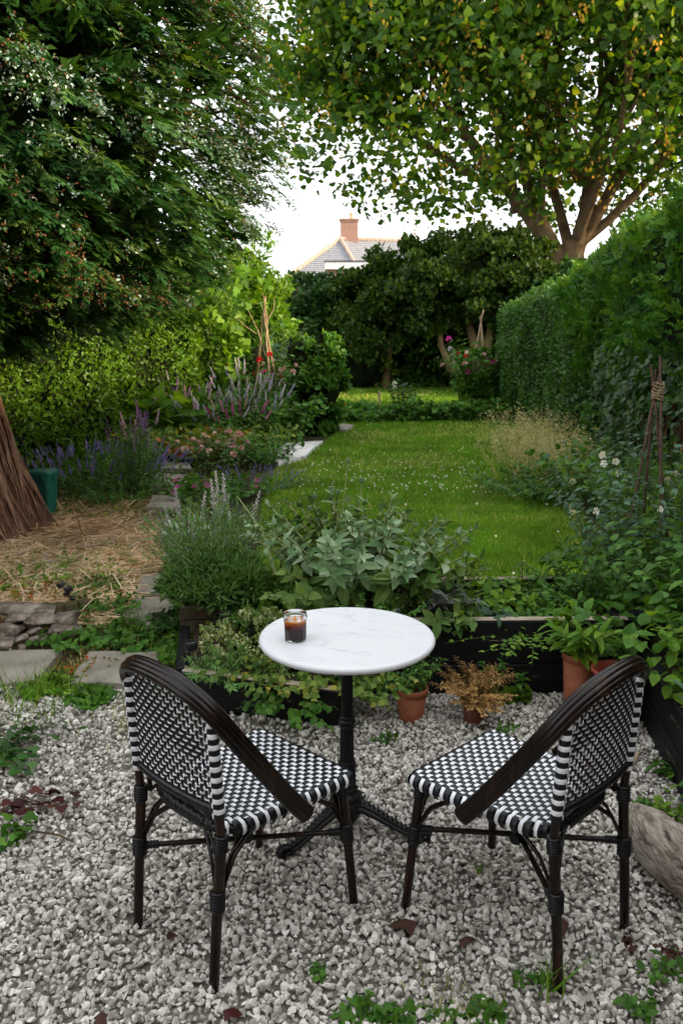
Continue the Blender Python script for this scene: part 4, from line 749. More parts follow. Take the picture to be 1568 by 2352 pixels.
# ------------------------------------------------------------------ round bistro table
TX, TY = .019, 2.845
tb = thing('table', 'round white marble bistro table on a black cast iron pedestal', 'table', (TX, TY, 0))
b = MB(); b.lathe([(.0005, .735)]+[(r_, .735) for r_ in (.1, .2, .285)]+[(.288+.0115*math.sin(a), .7235+.0115*math.cos(a)) for a in np.linspace(.0, PI, 9)]+[(.28, .712), (.0005, .712)], 96); b.build('tabletop', M['marble'], tb)
b = MB(); b.lathe([(.001, .711), (.10, .711), (.10, .704), (.03, .70), (.024, .685)], 32); 
for a in range(4): b.box((.10*math.cos(a*PI/2+.8), .10*math.sin(a*PI/2+.8), .7045), (.16, .025, .008), rz=a*PI/2+.8)
b.build('top_bracket', M['iron'], tb)
fl = lambda th, z: 1-.10*abs(math.sin(8*th))
b = MB(); b.lathe([(.0215, .42), (.0205, .55), (.020, .69), (.024, .694)], 64, fac=fl); b.lathe([(.026, .245), (.0235, .38), (.0215, .395)], 64, fac=fl); b.lathe([(.030, .16), (.033, .18), (.030, .245)], 64, fac=fl); b.build('column', M['iron'], tb)
b = MB(); b.lathe([(.021, .392), (.027, .396), (.027, .401), (.022, .404), (.029, .411), (.031, .418), (.028, .424), (.022, .428), (.026, .432), (.026, .437), (.020, .441)], 36); b.build('collar', M['iron'], tb)
b = MB(); b.lathe([(.022, .238), (.033, .244), (.034, .250), (.028, .255), (.031, .262), (.026, .268)], 36); b.build('collar', M['iron'], tb)
b = MB(); b.lathe([(.028, .06), (.055, .075), (.062, .10), (.058, .118), (.046, .126), (.052, .133), (.05, .141), (.038, .148), (.036, .156), (.040, .162), (.032, .168)], 40, fac=lambda th, z: 1+.05*math.sin(9*th)); b.build('hub', M['iron'], tb)
for ang in (-18, -140, 98):
    a = R(ang); d = Vector((math.cos(a), math.sin(a), 0)); sd = Vector((-d.y, d.x, 0)); b = MB()
    prof = [(.03, .105, .030), (.07, .098, .027), (.12, .078, .023), (.17, .055, .020), (.22, .036, .018), (.262, .028, .017), (.285, .026, .016)]
    for o_, rr_, dz in ((0, 1., .0), (-1, .55, -.006), (1, .55, -.006)):
        b.tube([d*x+sd*o_*rad*.75+Vector((0, 0, z+dz)) for x, z, rad in prof], [rad*rr_*.72 for x, z, rad in prof], 10)
    for k in range(13):                          # cast rope of beads along the ridge
        x = .06+.017*k; z = np.interp(x, [q[0] for q in prof], [q[1] for q in prof]); rad = np.interp(x, [q[0] for q in prof], [q[2] for q in prof])
        b.tube([d*x+sd*.009+Vector((0, 0, z+rad*.62)), d*(x+.011)-sd*.009+Vector((0, 0, z+rad*.62))], .0045, 5)
    b.build('leg', M['iron'], tb)
    m = MB()
    for s_ in (-1, 1): m.tube([d*(.280+.020*math.cos(t))+sd*s_*(.006+.012*t/6)+Vector((0, 0, .026+.020*math.sin(t)*(1-t/9))) for t in np.linspace(-1.5, 4.2, 12)], .0075, 7)
    m.build('scroll_foot', M['iron'], tb)
    m = MB(); f0 = a+R(60); 
    for kk in (-1, 0, 1): m.tube([Vector((math.cos(f0+kk*.35), math.sin(f0+kk*.35), 0))*.045+Vector((0, 0, .115)), Vector((math.cos(f0+kk*.28), math.sin(f0+kk*.28), 0))*.066+Vector((0, 0, .085)), Vector((math.cos(f0+kk*.1), math.sin(f0+kk*.1), 0))*.055+Vector((0, 0, .045))], [.010, .012, .005], 7)
    m.build('ornament', M['iron'], tb)
# jar of iced tea
jp = at(677, 1478, .7352); jx, jy = jp[0]+0, jp[1]+.035
jar = thing('drink_jar', 'faceted glass jar of dark iced tea standing on the marble table', 'glass', (jx, jy, .7355), .13)
def facet(z): return (lambda th, zz: (math.cos(PI/10)/math.cos(((th+PI/10) % (PI/5))-PI/10)) if z(zz) else 1.0)
inz = lambda z: z < .062
b = MB(); b.lathe([(.0005, 0), (.033, 0), (.0365, .003), (.0372, .01), (.0385, .06), (.0385, .068), (.0378, .073), (.0385, .078), (.0410, .080), (.0410, .083), (.0385, .085), (.0385, .094), (.0375, .096), (.0365, .094), (.0362, .070), (.0352, .062), (.0345, .010), (.032, .0075), (.0005, .007)], 60, fac=facet(inz)); b.build('glass', M['glass'], jar)
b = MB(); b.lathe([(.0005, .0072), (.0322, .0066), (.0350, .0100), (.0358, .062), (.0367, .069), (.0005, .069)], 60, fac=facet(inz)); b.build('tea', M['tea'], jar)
for i, (x, y, z, a) in enumerate([(-.016, -.010, .069, .3), (.012, -.016, .068, .9), (.018, .010, .070, .2), (-.006, .016, .071, 1.2)]):
    b = MB(); b.box((0, 0, 0), (.019, .019, .018), bev=.005, jit=.001); o = b.build('ice_cube', M['ice'], jar); o.location = (x, y, z); o.rotation_euler = (a*.3, a*.4, a)

# ------------------------------------------------------------------ woven bistro chairs
def ribbon(name, P, Wd, N, hw, mat, parent, ridge=.0011):
    """a flat three-ridged strand along P, width direction Wd, normal N"""
    prof = [(-1, -.6), (-.66, 1), (-.3, .3), (0, 1), (.3, .3), (.66, 1), (1, -.6)]; P = np.array(P); k = len(P); Wd = np.broadcast_to(Wd, P.shape); N = np.broadcast_to(N, P.shape)
    v = np.concatenate([P+Wd*hw*a+N*ridge*h for a, h in prof]).reshape(len(prof), k, 3).transpose(1, 0, 2).reshape(-1, 3); n = len(prof)
    b = MB(); b.add(v, [(i*n+j, i*n+j+1, (i+1)*n+j+1, (i+1)*n+j) for i in range(k-1) for j in range(n-1)], sm=True); return b.build(name, mat, parent)
def seat_w(y):                                   # half width of the seat
    w = .176+(y+.19)/.45*.034; t0 = y+.195; t1 = .262-y; r0, r1 = .10, .035
    if t0 < r0: w -= .075*(1-math.sqrt(max(0, 1-((r0-t0)/r0)**2)))
    if t1 < r1: w -= r1*.6*(1-math.sqrt(max(0, 1-((r1-t1)/r1)**2)))
    return w
def chair():
    t = thing('chair', 'left woven black and white bistro chair seen from behind', 'chair', (-.30, 2.387, 0), R(-43.64), 'woven bistro chairs')
    seat = MB(); ys = np.linspace(-.195, .262, 60); outl = [(seat_w(y), y) for y in ys]; ring = outl+[(-x, y) for x, y in outl[::-1]]
    base = bpy.data.objects.new('seat', None)
    b = MB(); rp = [(x*.985, y*.985, .432) for x, y in ring[::2]]; b.tube(rp+[rp[0], rp[1]], .0145, 8); so = b.build('seat', M['binding'], t)
    def sz(x, y): return .4545-.006*math.cos(min(1, abs(x)/.2)*PI/2)*math.cos(min(1, abs(y-.03)/.25)*PI/2)
    na, nb = 22, 24; xs = (np.arange(na)+.5)/na*2-1; yb = -.185+(np.arange(nb)+.5)/nb*.442; amp = .0021
    wr = [(.007, -.004), (.0125, -.013), (.013, -.024), (.008, -.036)]
    for i, xx in enumerate(xs):                   # front-to-back strands
        P = []
        yy = [y for y in np.linspace(-.195, .262, 97) if abs(xx)*.205 <= seat_w(y)+.001]
        xf = lambda y: xx*(.176+(y+.19)/.45*.034)*1.0
        y0, y1 = yy[0], yy[-1]
        for y in np.linspace(y0, y1, 56): j = (y+.185)/.442*nb-.5; P.append((xf(y), y, sz(xf(y), y)-amp*math.cos(PI*(j+i))))
        P = [(xf(y0), y0-a, .452+c) for a, c in wr[::-1]]+P+[(xf(y1), y1+a, .452+c) for a, c in wr]
        N = np.array([(0, 0, 1.)]*len(P)); N[:4] = (0, -.8, .5); N[-4:] = (0, .8, .5)
        ribbon('strand', P, (1, 0, 0), N, .0084, M['weaveblack'], so)
    for j, y in enumerate(yb):                    # side-to-side strands: white ones where they surface
        w = seat_w(y); P = []
        for x in np.linspace(-w, w, 60): i = (x/(.176+(y+.19)/.45*.034)+1)/2*na-.5; P.append((x, y, sz(x, y)+amp*math.cos(PI*(j+i))+.0004))
        P = [(-w-a, y, .452+c) for a, c in wr[::-1]]+P+[(w+a, y, .452+c) for a, c in wr]
        N = np.array([(0, 0, 1.)]*len(P)); N[:4] = (-.8, 0, .5); N[-4:] = (.8, 0, .5)
        ribbon('strand', P, (0, 1, 0), N, .0062, M['weavewhite'], so)
    for s_ in (-1, 1):                            # black lashing over every second strand end along the rim
        for j in range(0, nb):
            y = yb[j]; w = seat_w(y)
            if (j+(0 if s_ < 0 else 1)) % 2 == 0:
                P = [(s_*(w-.003), y, .458), (s_*(w+.008), y, .454), (s_*(w+.0155), y, .440), (s_*(w+.016), y, .428), (s_*(w+.009), y, .414)]
                ribbon('strand', P, (0, 1, 0), [(0, 0, 1), (s_*.5, 0, .8), (s_, 0, 0), (s_, 0, 0), (s_, 0, -.5)], .0088, M['weaveblack'], so)
    # legs
    RA, RB, RC = (.182, -.262, 0), (.186, -.222, .44), (.186, -.245, .83)
    for s_ in (1, -1):
        b = MB(); b.tube([(s_*RA[0], RA[1], -.003), (s_*.183, -.245, .2), (s_*RB[0], RB[1], RB[2])], [.0145, .015, .0155], 14, flute=.05); b.build('leg', M['rattan'], t)
        b = MB(); b.tube([(s_*.224, .257, -.003), (s_*.206, .247, .22), (s_*.190, .232, .43)], [.0135, .0145, .0155], 14, flute=.05); b.build('leg', M['rattan'], t)
        b = MB(); b.tube([(s_*.186, RB[1]-.001, .435), (s_*.187, -.226, .5), (s_*.186, -.240, .78), (s_*.184, -.243, .805)], .0125, 12); b.build('back_post', M['rattan'], t)
        # wraps
        def wrap(p0, p1, r_, n=7):
            m = MB(); k = n*4+1; m.tube([Vector(p0).lerp(Vector(p1), i/(k-1)) for i in range(k)], [r_+.0032*abs(math.sin(PI*i/4)) for i in range(k)], 14); m.build('binding', M['binding'], t)
        wrap((s_*.1835, -.241, .235), (s_*.1843, -.238, .295), .0185); wrap((s_*.185, -.226, .405), (s_*.186, -.222, .455), .0175, 6)
        wrap((s_*.2055, .2455, .225), (s_*.201, .242, .285), .018); wrap((s_*.193, .235, .385), (s_*.190, .232, .43), .0168, 5)
        # curved braces, two canes each
        for (bx, by, bz, ex, ey) in ((s_*.184, -.236, .255, s_*.168, -.085), (s_*.184, -.236, .255, s_*.07, -.185), (s_*.203, .242, .25, s_*.185, .10), (s_*.203, .242, .25, s_*.085, .235)):
            m = MB()
            for q in (-1, 1):
                o_ = np.array([0.004*q, .004*q, 0]); m.tube([np.array(p)+o_ for p in ((bx*.97, by*.97, bz-.02), (bx*.93+ex*.07, by*.93+ey*.07, bz+.04), (bx*.62+ex*.38, by*.62+ey*.38, bz+.115), (bx*.2+ex*.8, by*.2+ey*.8, .41), (ex, ey, .432))], .0052, 7)
            m.build('brace', M['rattan'], t)
        # arched cane under the back
        m = MB(); m.tube([(s_*.165, -.205, .44), (s_*.155, -.212, .485), (s_*.115, -.222, .515), (s_*.05, -.226, .522), (0, -.226, .522)], .007, 8); m.tube([(s_*.165, -.205, .44), (s_*.13, -.20, .47), (s_*.06, -.195, .475), (0, -.19, .455)], .006, 8); m.build('brace', M['rattan'], t)
    m = MB(); m.tube([(-.187, -.238, .262), (.204, .244, .258)], .0085, 10); m.build('stretcher', M['rattan'], t)
    m = MB(); m.tube([(.187, -.238, .280), (-.204, .244, .276)], .0085, 10); m.build('stretcher', M['rattan'], t)
    m = MB(); k = 25; m.tube([(.0+(i-12)*.0025, .003, .27) for i in range(k)], [.017+.003*abs(math.sin(PI*i/4)) for i in range(k)], 12); m.build('binding', M['binding'], t)
    for p0, d in (((-.187, -.238, .262), (1, 1.23, 0)), ((.187, -.238, .28), (-1, 1.23, 0)), ((.204, .244, .258), (-1, -1.23, 0)), ((-.204, .244, .276), (1, -1.23, 0))):
        dd = Vector(d).normalized(); m = MB(); m.tube([Vector(p0)+dd*(.012+i*.0022) for i in range(21)], [.0105+.0025*abs(math.sin(PI*i/4)) for i in range(21)], 12); m.build('binding', M['binding'], t)
    # hoop: arms and top rail in one bent, reeded band
    ctl = [(.248, .035, .425), (.247, -.02, .490), (.243, -.085, .575), (.234, -.148, .663), (.220, -.198, .738), (.198, -.236, .800), (.160, -.263, .847), (.108, -.279, .874), (.05, -.286, .886), (0, -.287, .888)]
    ctl = ctl+[(-x, y, z) for x, y, z in ctl[-2::-1]]
    cp = [Vector(c) for c in ctl]; pts = []
    for i in range(len(cp)-1):
        p0, p1, p2, p3 = cp[max(i-1, 0)], cp[i], cp[i+1], cp[min(i+2, len(cp)-1)]
        for q in np.linspace(0, 1, 5)[:-1]: pts.append(.5*((2*p1)+(p2-p0)*q+(2*p0-5*p1+4*p2-p3)*q*q+(3*p1-p0-3*p2+p3)*q**3))
    pts.append(cp[-1]); pn = Vector((0, .83, .56)).normalized(); m = MB(); k = len(pts); cen = Vector((0, -.15, .6))
    for ow, rr_, lift in ((-.0155, .0105, 0), (-.005, .0115, .004), (.0075, .0115, .004), (.018, .0105, 0), (0.001, .013, -.008)):
        Q = []
        for i, p in enumerate(pts):
            tg = (pts[min(i+1, k-1)]-pts[max(i-1, 0)]).normalized(); outw = tg.cross(pn).normalized()
            if outw.dot(p-cen) < 0: outw = -outw
            Q.append(p+pn*ow+outw*lift)
        m.tube(Q, rr_, 10)
    m.build('back_hoop', M['rattan'], t)
    # woven back
    def by(x, z): return -.2285-(z-.53)/.3*.018-.016*(1-(x/.18)**2)
    def zt(x): return .852-.085*max(0, (abs(x)-.08)/.1)**2.0
    m = MB(); k = 61; m.tube([(-.182+.364*i/(k-1), by(-.182+.364*i/(k-1), .53)+.0, .528) for i in range(k)], [.0105+.002*abs(math.sin(PI*i/2+.4)) for i in range(k)], 10); bo = m.build('backrest', M['binding'], t)
    nv_, nh = 22, 20; hx = .170; ph = (.852-.540)/nh; am = .0019
    for i in range(nv_):
        x = (i+.5)/nv_*2*hx-hx; P = []; top_ = zt(x)
        for z in np.arange(.532, top_+.001, ph/2.5): j = (z-.540)/ph-.5; P.append((x, by(x, z)+am*math.cos(PI*(j+i)), z))
        ribbon('strand', P, (1, 0, 0), (0, -1, 0), .0068, M['weaveblack'], bo, .0008); 
    for j in range(nh):
        z = .540+(j+.5)*ph; ok = [x for x in np.linspace(-.178, .178, 57) if z < zt(x)+.006]
        if len(ok) < 3: continue
        P = [(x, by(x, z)-am*math.cos(PI*((x+hx)/(2*hx)*nv_-.5+j))-.0003, z) for x in ok]
        ribbon('strand', P, (0, 0, 1), (0, -1, 0), .0023, M['weavewhite'], bo, .0008)
    # strands wound round the two posts
    pz = np.arange(.517, .798, ph)
    for s_ in (-1, 1):
        for j, z in enumerate(pz):
            c_ = np.array([s_*.187, -.2285-(z-.53)/.3*.016, z])
            for k0 in (0, 1):
                white = (j+k0) % 2 == 0; a0, a1 = (-1.0, 1.15) if k0 == 0 else (1.15, 3.6)
                th = np.linspace(a0, a1, 8); base_ = -PI/2 if s_ > 0 else -PI/2
                rad = .0168 if white else .0160; Q = []; NN = []
                for q in th: a = base_+s_*(q-1.15)*1.0; d = np.array([math.cos(a), math.sin(a), 0]); Q.append(c_+d*rad); NN.append(d)
                ribbon('post_strand', Q, (0, 0, 1), NN, ph*.46, M['weavewhite' if white else 'weaveblack'], bo, .001)
    for s_ in (-1, 1): m = MB(); m.tube([(s_*.187, -.2275, .515), (s_*.187, -.243, .80)], .0150, 12); m.build('post_core', M['weaveblack'], bo)
    return t
ch1 = chair(); ch2 = copy_tree(ch1); ch2.location = (.5377, 2.38, 0); ch2.rotation_euler = (0, 0, R(44.47)); ch2['label'] = 'right woven black and white bistro chair, nearer the pots and driftwood'
#==PART4==
# ------------------------------------------------------------------ plants
def inst_mesh(tms, mat, rndv=.5):
    tv, tf = tms; me = tri_mesh(mat.name+'_piece', tv, tf, np.full(len(tf), rndv)); me.materials.append(mat); return me
_cache = {}
def put(name, key, tm, mat, parent, p, d, n, s):
    """one part (a leaf, a flower) sharing its mesh with its likes"""
    if key not in _cache: _cache[key] = [inst_mesh(tm, mat, v) for v in (.1, .35, .6, .9)]
    o = bpy.data.objects.new(name, random.choice(_cache[key])); C.objects.link(o); o.parent = parent
    B = basis(np.array([d], float), np.array([n], float)+1e-4)[0]; s = np.broadcast_to(s, 3)
    o.matrix_local = Matrix([[*(B[i]*s), p[i]] for i in range(3)]+[[0, 0, 0, 1]]); return o
def spike_tm(n=34, w=.10, seed=1):
    g = np.random.default_rng(seed); V = []; F = []
    for i in range(n):
        t = i/n; r_ = w*(1-.65*t); a = i*2.4; c = np.array([r_*math.cos(a)*.8, t, r_*math.sin(a)*.8]); k = len(V); s_ = w*.62*(1-.45*t)
        V.extend(OCT[0]*s_*g.uniform(.8, 1.25)*np.array([1, .8, 1])+c); F.extend(OCT[1]+6*i)
    return T(V, F)
def pod_tm():
    V = []; F = []; n = 8; prof = [(0, .0), (.18, .05), (.42, .3), (.46, .6), (.34, .82), (.30, .86), (.5, .92), (.5, 1.0), (.0, 1.06)]
    for r_, y in prof:
        for j in range(n): V.append((r_*math.cos(2*PI*j/n), y, r_*math.sin(2*PI*j/n)))
    for i in range(len(prof)-1):
        for j in range(n): a, b_, c, d = i*n+j, i*n+(j+1) % n, (i+1)*n+(j+1) % n, (i+1)*n+j; F += [(a, c, b_), (a, d, c)]
    return T(V, F)
def fball(n=16, seed=0):
    g = np.random.default_rng(seed); V = []; F = []
    for i in range(n):
        d = nrm(g.normal(size=3)); 
        if d[1] < -.3: d[1] *= -1
        B = basis(d[None], g.normal(size=(1, 3)))[0]; tv = leaf2(.55, .15)[0]*.62; V.extend((tv@B.T)+d*.12+np.array([0, .3, 0])); F.extend(leaf2()[1]+4*i)
    return T(V, F)
SPK = spike_tm(); SPKT = spike_tm(30, .055, 2); SPKW = spike_tm(40, .13, 3); POD = pod_tm(); FB = fball(); FBs = fball(9, 3)
def stemset(n, h, spread, base, lean, curve, seed, hv=.25, dirbias=(0, 0)):
    g = np.random.default_rng(seed); out_ = []
    for i in range(n):
        a = g.uniform(0, 2*PI); q = math.sqrt(g.random()); b0 = np.array([math.cos(a), math.sin(a), 0])*q*base; H = h*(1-hv*g.random())*(1-.25*q)
        e = np.array([math.cos(a), math.sin(a), 0])*q*spread+np.array([g.normal(0, lean*h), g.normal(0, lean*h), 0])+np.array([*dirbias, 0])*q
        tip = b0+e+np.array([0, 0, H]); mid_ = b0+e*(.35-curve*.3)+np.array([0, 0, H*(.55+curve*.25)])
        t = np.linspace(0, 1, 7)[:, None]; out_.append(b0*(1-t)**2+2*t*(1-t)*mid_+t*t*tip)
    return out_
def plant(name, label, cat, loc, h, spread, n, leaf, ls, lm, per=10, base=.08, lean=.06, curve=.3, t0=.15, up=.35, droop=0., sm='stem', sr=.0025, seed=1, parts=False, leafw=1., fl=None, group=None, tipgrow=0., hv=.25, extra=None, dirbias=(0, 0), nup=.9):
    """stems that rise and spread from the root, leaves set spirally round them, flowers at the tips"""
    t = thing(name, label, cat, loc, 0, group); g = np.random.default_rng(seed); st = stemset(n, h, spread, base, lean, curve, seed, hv, dirbias); b = MB()
    P, D, N, Z = [], [], [], []
    for cv in st:
        b.tube(cv[::2], [sr, sr*.85, sr*.6, sr*.35], 4, cap=False)
        for k in range(per):
            q = t0+(1-t0)*(k+g.random()*.7)/per; f = q*6; i = min(int(f), 5); p = cv[i]+(cv[i+1]-cv[i])*(f-i); tg = nrm(cv[i+1]-cv[i]); a = k*2.399+g.uniform(-.5, .5)
            o_ = np.array([math.cos(a), math.sin(a), 0]); d = nrm(o_-tg*(o_@tg))*(1-up*q)+tg*(up*q+.15)+np.array([0, 0, -droop])+g.normal(0, .12, 3)
            P.append(p); D.append(d); N.append(np.array([0, 0, nup])+tg*.3+g.normal(0, .25, 3)); Z.append(ls*(.7+.6*g.random())*(1-tipgrow*q if tipgrow >= 0 else 1))
    b.build('stems', M[sm], t, 'stuff'); P, D, N, Z = map(np.array, (P, D, N, Z))
    if parts:
        ix = g.permutation(len(P)); cap = 290
        for i in ix[:cap]: put('leaf', (name, lm, ls), leaf, M[lm], t, P[i], D[i], N[i], (Z[i]*leafw, Z[i], Z[i]))
        ix = ix[cap:]
        if len(ix): scatter('small_leaves', leaf, P[ix], D[ix], N[ix], np.column_stack([Z[ix]*leafw, Z[ix], Z[ix]]), M[lm], t)
    else: scatter('leaves', leaf, P, D, N, np.column_stack([Z*leafw, Z, Z]), M[lm], t)
    if fl:
        for f in (fl if isinstance(fl, list) else [fl]):
            kind, mat, size, cnt = f[:4]; w_ = f[4] if len(f) > 4 else 1.; tlo = f[5] if len(f) > 5 else 1.
            order = sorted(range(n), key=lambda i: -st[i][-1][2]); ch_ = [order[i % n] for i in range(cnt)] if len(f) > 6 else [int(g.integers(0, n)) for _ in range(cnt)] if cnt > n else list(g.permutation(n)[:cnt])
            for i in ch_:
                cv = st[i]; tg = nrm(cv[-1]-cv[-2]); q = 1 if tlo >= 1 else g.uniform(tlo, 1); ff = q*6; k = min(int(ff), 5); p = cv[k]+(cv[k+1]-cv[k])*(ff-k)
                s_ = size*g.uniform(.75, 1.2)
                if kind == 'spike': put('flower_spike', ('sp', mat), SPK, M[mat], t, p-tg*s_*.35, tg, g.normal(size=3), (s_*w_, s_, s_*w_))
                elif kind == 'thin': put('flower_spike', ('th', mat), SPKT, M[mat], t, p-tg*s_*.3, tg, g.normal(size=3), (s_*w_, s_, s_*w_))
                elif kind == 'pea': a = g.uniform(0, 2*PI); put('flower', ('pea', mat), PEA, M[mat], t, p+g.normal(0, .02, 3), (math.cos(a)*.8, -.6, .5), (math.sin(a), -1, .3), s_)
                elif kind == 'five': put('flower', ('fv', mat), FL5, M[mat], t, p+g.normal(0, .01, 3), (1, 0, 0), (g.normal(0, .5), -.7, 1.0), s_)
                elif kind == 'ball': put('flower', ('fb', mat), FB, M[mat], t, p, tg, g.normal(size=3), s_)
    if extra: extra(t, g)
    return t
def gp(px, py, z=0.): p = at(px, py, z); return (p[0], p[1], z)
OV = leaf_oval(.27, .22, .07); OVB = leaf_oval(.36, .18, .06); OVW = leaf_oval(.42, .25, .05); NAR = leaf2(.09, .02, -.1); NARC = leaf_oval(.10, .25, .02)
SAGE = leaf_oval(.25, .28, .06)
# --- sage in the tall bed
def sage():
    t = thing('sage_plant', 'large grey green sage bush behind the marble table', 'sage', (.10, 4.32, .30)); g = np.random.default_rng(3); b = MB(); cnt = 0
    st = stemset(105, .66, .42, .18, .04, .35, 5, .55); P, D, N, Z, K = [], [], [], [], []
    for cv in st:
        b.tube(cv[::2], [.006, .0055, .005, .004], 5, cap=False); tg = nrm(cv[-1]-cv[-3]); hgt = cv[-1][2]
        for k in range(13):
            a = (k//2)*PI/2+(k % 2)*PI+g.uniform(-.3, .3); q = 1-.045*(k//2)**1.35; f = q*6; i = min(int(f), 5); p = cv[i]+(cv[i+1]-cv[i])*(f-i)
            o_ = np.array([math.cos(a), math.sin(a), 0]); d = nrm(o_-tg*(o_@tg))*(.55+.09*k)+tg*(1.0-.085*k)+g.normal(0, .1, 3); P.append(p); D.append(d); N.append(tg+np.array([0, 0, .4])+g.normal(0, .15, 3))
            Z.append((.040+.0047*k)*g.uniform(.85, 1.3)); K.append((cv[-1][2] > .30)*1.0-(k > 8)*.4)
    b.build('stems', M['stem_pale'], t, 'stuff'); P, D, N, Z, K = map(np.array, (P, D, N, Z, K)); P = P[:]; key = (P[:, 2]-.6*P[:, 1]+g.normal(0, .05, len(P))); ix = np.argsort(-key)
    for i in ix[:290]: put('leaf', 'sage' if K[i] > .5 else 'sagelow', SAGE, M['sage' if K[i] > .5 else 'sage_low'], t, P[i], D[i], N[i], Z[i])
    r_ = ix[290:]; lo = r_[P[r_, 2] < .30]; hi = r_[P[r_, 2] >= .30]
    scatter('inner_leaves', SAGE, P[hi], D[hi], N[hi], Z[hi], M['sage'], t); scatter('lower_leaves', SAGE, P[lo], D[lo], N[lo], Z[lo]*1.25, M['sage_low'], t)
    for q in range(9):
        a = R(120+22*q+g.uniform(-8, 8)); 
    fs = thing('tmp', None, None); bpy.data.objects.remove(fs)
    b = MB(); b.tube([(-.02, -.22, .1), (-.035, -.30, .25), (-.04, -.31, .36)], [.003, .003, .002], 5); b.build('flower_stem', M['stem_pale'], t)
    for k in range(9): a = k*2.1; put('flower', 'sagefl', PEA, M['f_lilac'], t, (-.04+.012*math.cos(a), -.31+.012*math.sin(a), .26+.012*k), (math.cos(a), math.sin(a)-.3, .4), (0, 0, 1), .020)
sage()
plant('purple_sage', 'smaller purple leaved sage at the right foot of the big sage', 'sage', (.44, 4.20, .30), .26, .20, 26, SAGE, .055, 'sage_purple', 11, .08, up=.6, sm='stem_pale', sr=.003, seed=9, parts=True)
plant('sage_plant', 'low broad green leaves spilling right of the purple sage', 'sage', (.50, 4.10, .30), .15, .20, 24, SAGE, .07, 'sage_low', 8, .08, up=.4, seed=10, parts=True)
# --- poppy seed heads
pp = thing('poppy', 'leggy poppy stems with round seed heads left of the sage', 'poppy', (-.16, 4.55, .2)); b = MB()
for i, (px, py, yy, s_) in enumerate([(762, 1130, 4.55, .030), (775, 1136, 4.5, .024), (723, 1148, 4.6, .026), (711, 1175, 4.5, .028), (831, 1110, 4.8, .030), (641, 1224, 4.4, .030), (646, 1288, 4.2, .030), (799, 1064, 4.9, .026), (745, 1205, 4.4, .024)]):
    h_ = at(px, py, y=yy)-np.array([-.16, 4.55, .2]); r0 = np.array([random.uniform(-.05, .15), random.uniform(-.05, .1), .05]); m = MB()
    m.tube([r0, r0*.4+h_*.6+np.array([.03, 0, -.08]), h_-np.array([.004, 0, .03]), h_], [.004, .0035, .003, .003], 6); so = m.build('stem', M['stem_pale' if i not in (0, 1, 5, 6) else 'stem_brown'], pp)
    put('seed_head', 'pod', POD, M['poppyhead'], so, h_, (random.uniform(-.2, .2), 0, 1), (1, 0, 0), s_)
# --- lavender and its neighbours
plant('lavender', 'big lavender bush spilling out of the wooden planter', 'lavender', (-.71, 4.74, .20), .70, .27, 210, NARC, .045, 'lavleaf', 15, .12, .07, .3, t0=.08, up=.75, sm='lavleaf' if False else 'stem', sr=.0016, seed=11, hv=.45, fl=('thin', 'f_lav', .055, 105, .9), leafw=.9)
bush('lavender', 'dense soft mound of narrow leaves low on the lavender planter', 'lavender', (-.70, 4.66, .16), [((.0, .02, .19), (.27, .24, .13)), ((.22, .1, .12), (.2, .2, .12))], 6500, [NAR], .07, M['lavleaf'], .07, 60, 12, core=0, D=(0, 0, .5))
for (px, py, yy, h_, nn, lb, sd) in [(432, 1345, 5.10, .74, 6, 'woolly silver lamb ear spikes at the left of the lavender', 21), (524, 1330, 5.25, .84, 6, 'tallest woolly silver spikes standing behind the lavender', 22)]:
    p = at(px, py, y=yy); plant('lambs_ear', lb, 'flowers', (p[0], yy, 0), h_, .10, nn+4, OVB, .075, 'silverleaf', 11, .05, .02, .2, t0=.1, up=.5, sm='silverleaf' if False else 'stem_pale', sr=.004, seed=sd, parts=True, hv=.3, fl=('spike', 'f_woolly', .26, nn, .62))
b = MB(); p0, p1 = at(545, 1140, y=5.1), at(632, 1318, y=4.7); pm = (p0+p1)/2+np.array([.03, 0, .03]); b.tube([p0, pm, p1], [.003, .006, .011], 7)
for q in (.35, .6, .8): pq = p0*(1-q)+p1*q; b.tube([pq, pq+np.array([-.10, -.03, .06])], [.004, .001], 5); b.tube([pq, pq+np.array([.06, .02, .10])], [.004, .001], 5)
o = b.build('dry_stem', M['stem_pale']); tag(o, 'thick pale leaning flower stem between lavender and lawn', 'stem')
plant('poppy', 'ferny yellowing leaves at the foot of the pale leaning stem', 'leaves', (-.30, 4.62, .02), .34, .26, 22, leaf_palm(), .085, 'lime', 7, .12, seed=23, up=.3)
plant('oregano', 'bushy green marjoram between the lavender and the sage', 'herbs', (-.22, 4.35, .14), .34, .26, 70, OV, .026, 'mid', 18, .2, up=.2, seed=24, sr=.0015)
plant('oregano', 'fine leaved sprigs of herb peeping over the table edge before the sage', 'herbs', (.10, 4.08, .30), .30, .24, 80, OV, .022, 'mid', 18, .22, up=.2, seed=25, sr=.0015, lean=.1)
bush('thyme', 'cream variegated thyme mound in the low bed', 'thyme', (-.42, 4.18, .12), [((0, 0, .07), (.27, .24, .15)), ((.16, -.12, .02), (.2, .16, .12))], 5200, [leaf2(.4, .1)], .020, M['variegated'], .05, 90, 26, core=.5, D=(0, 0, .5))
plant('rosemary', 'needle leaved rosemary drooping over the left end of the low bed', 'rosemary', (-.52, 3.90, .12), .17, .16, 44, NARC, .028, 'lavleaf', 30, .12, .12, .4, up=.5, seed=27, sr=.002, dirbias=(.05, -.10))
plant('oregano', 'round leaved oregano hanging over the black board below the table', 'herbs', (-.14, 3.86, .13), .20, .34, 66, OVW, .036, 'yellowish', 13, .2, .1, .5, up=.15, droop=.15, seed=28, parts=True, sr=.0018, hv=.4, dirbias=(.0, -.10), tipgrow=.2)
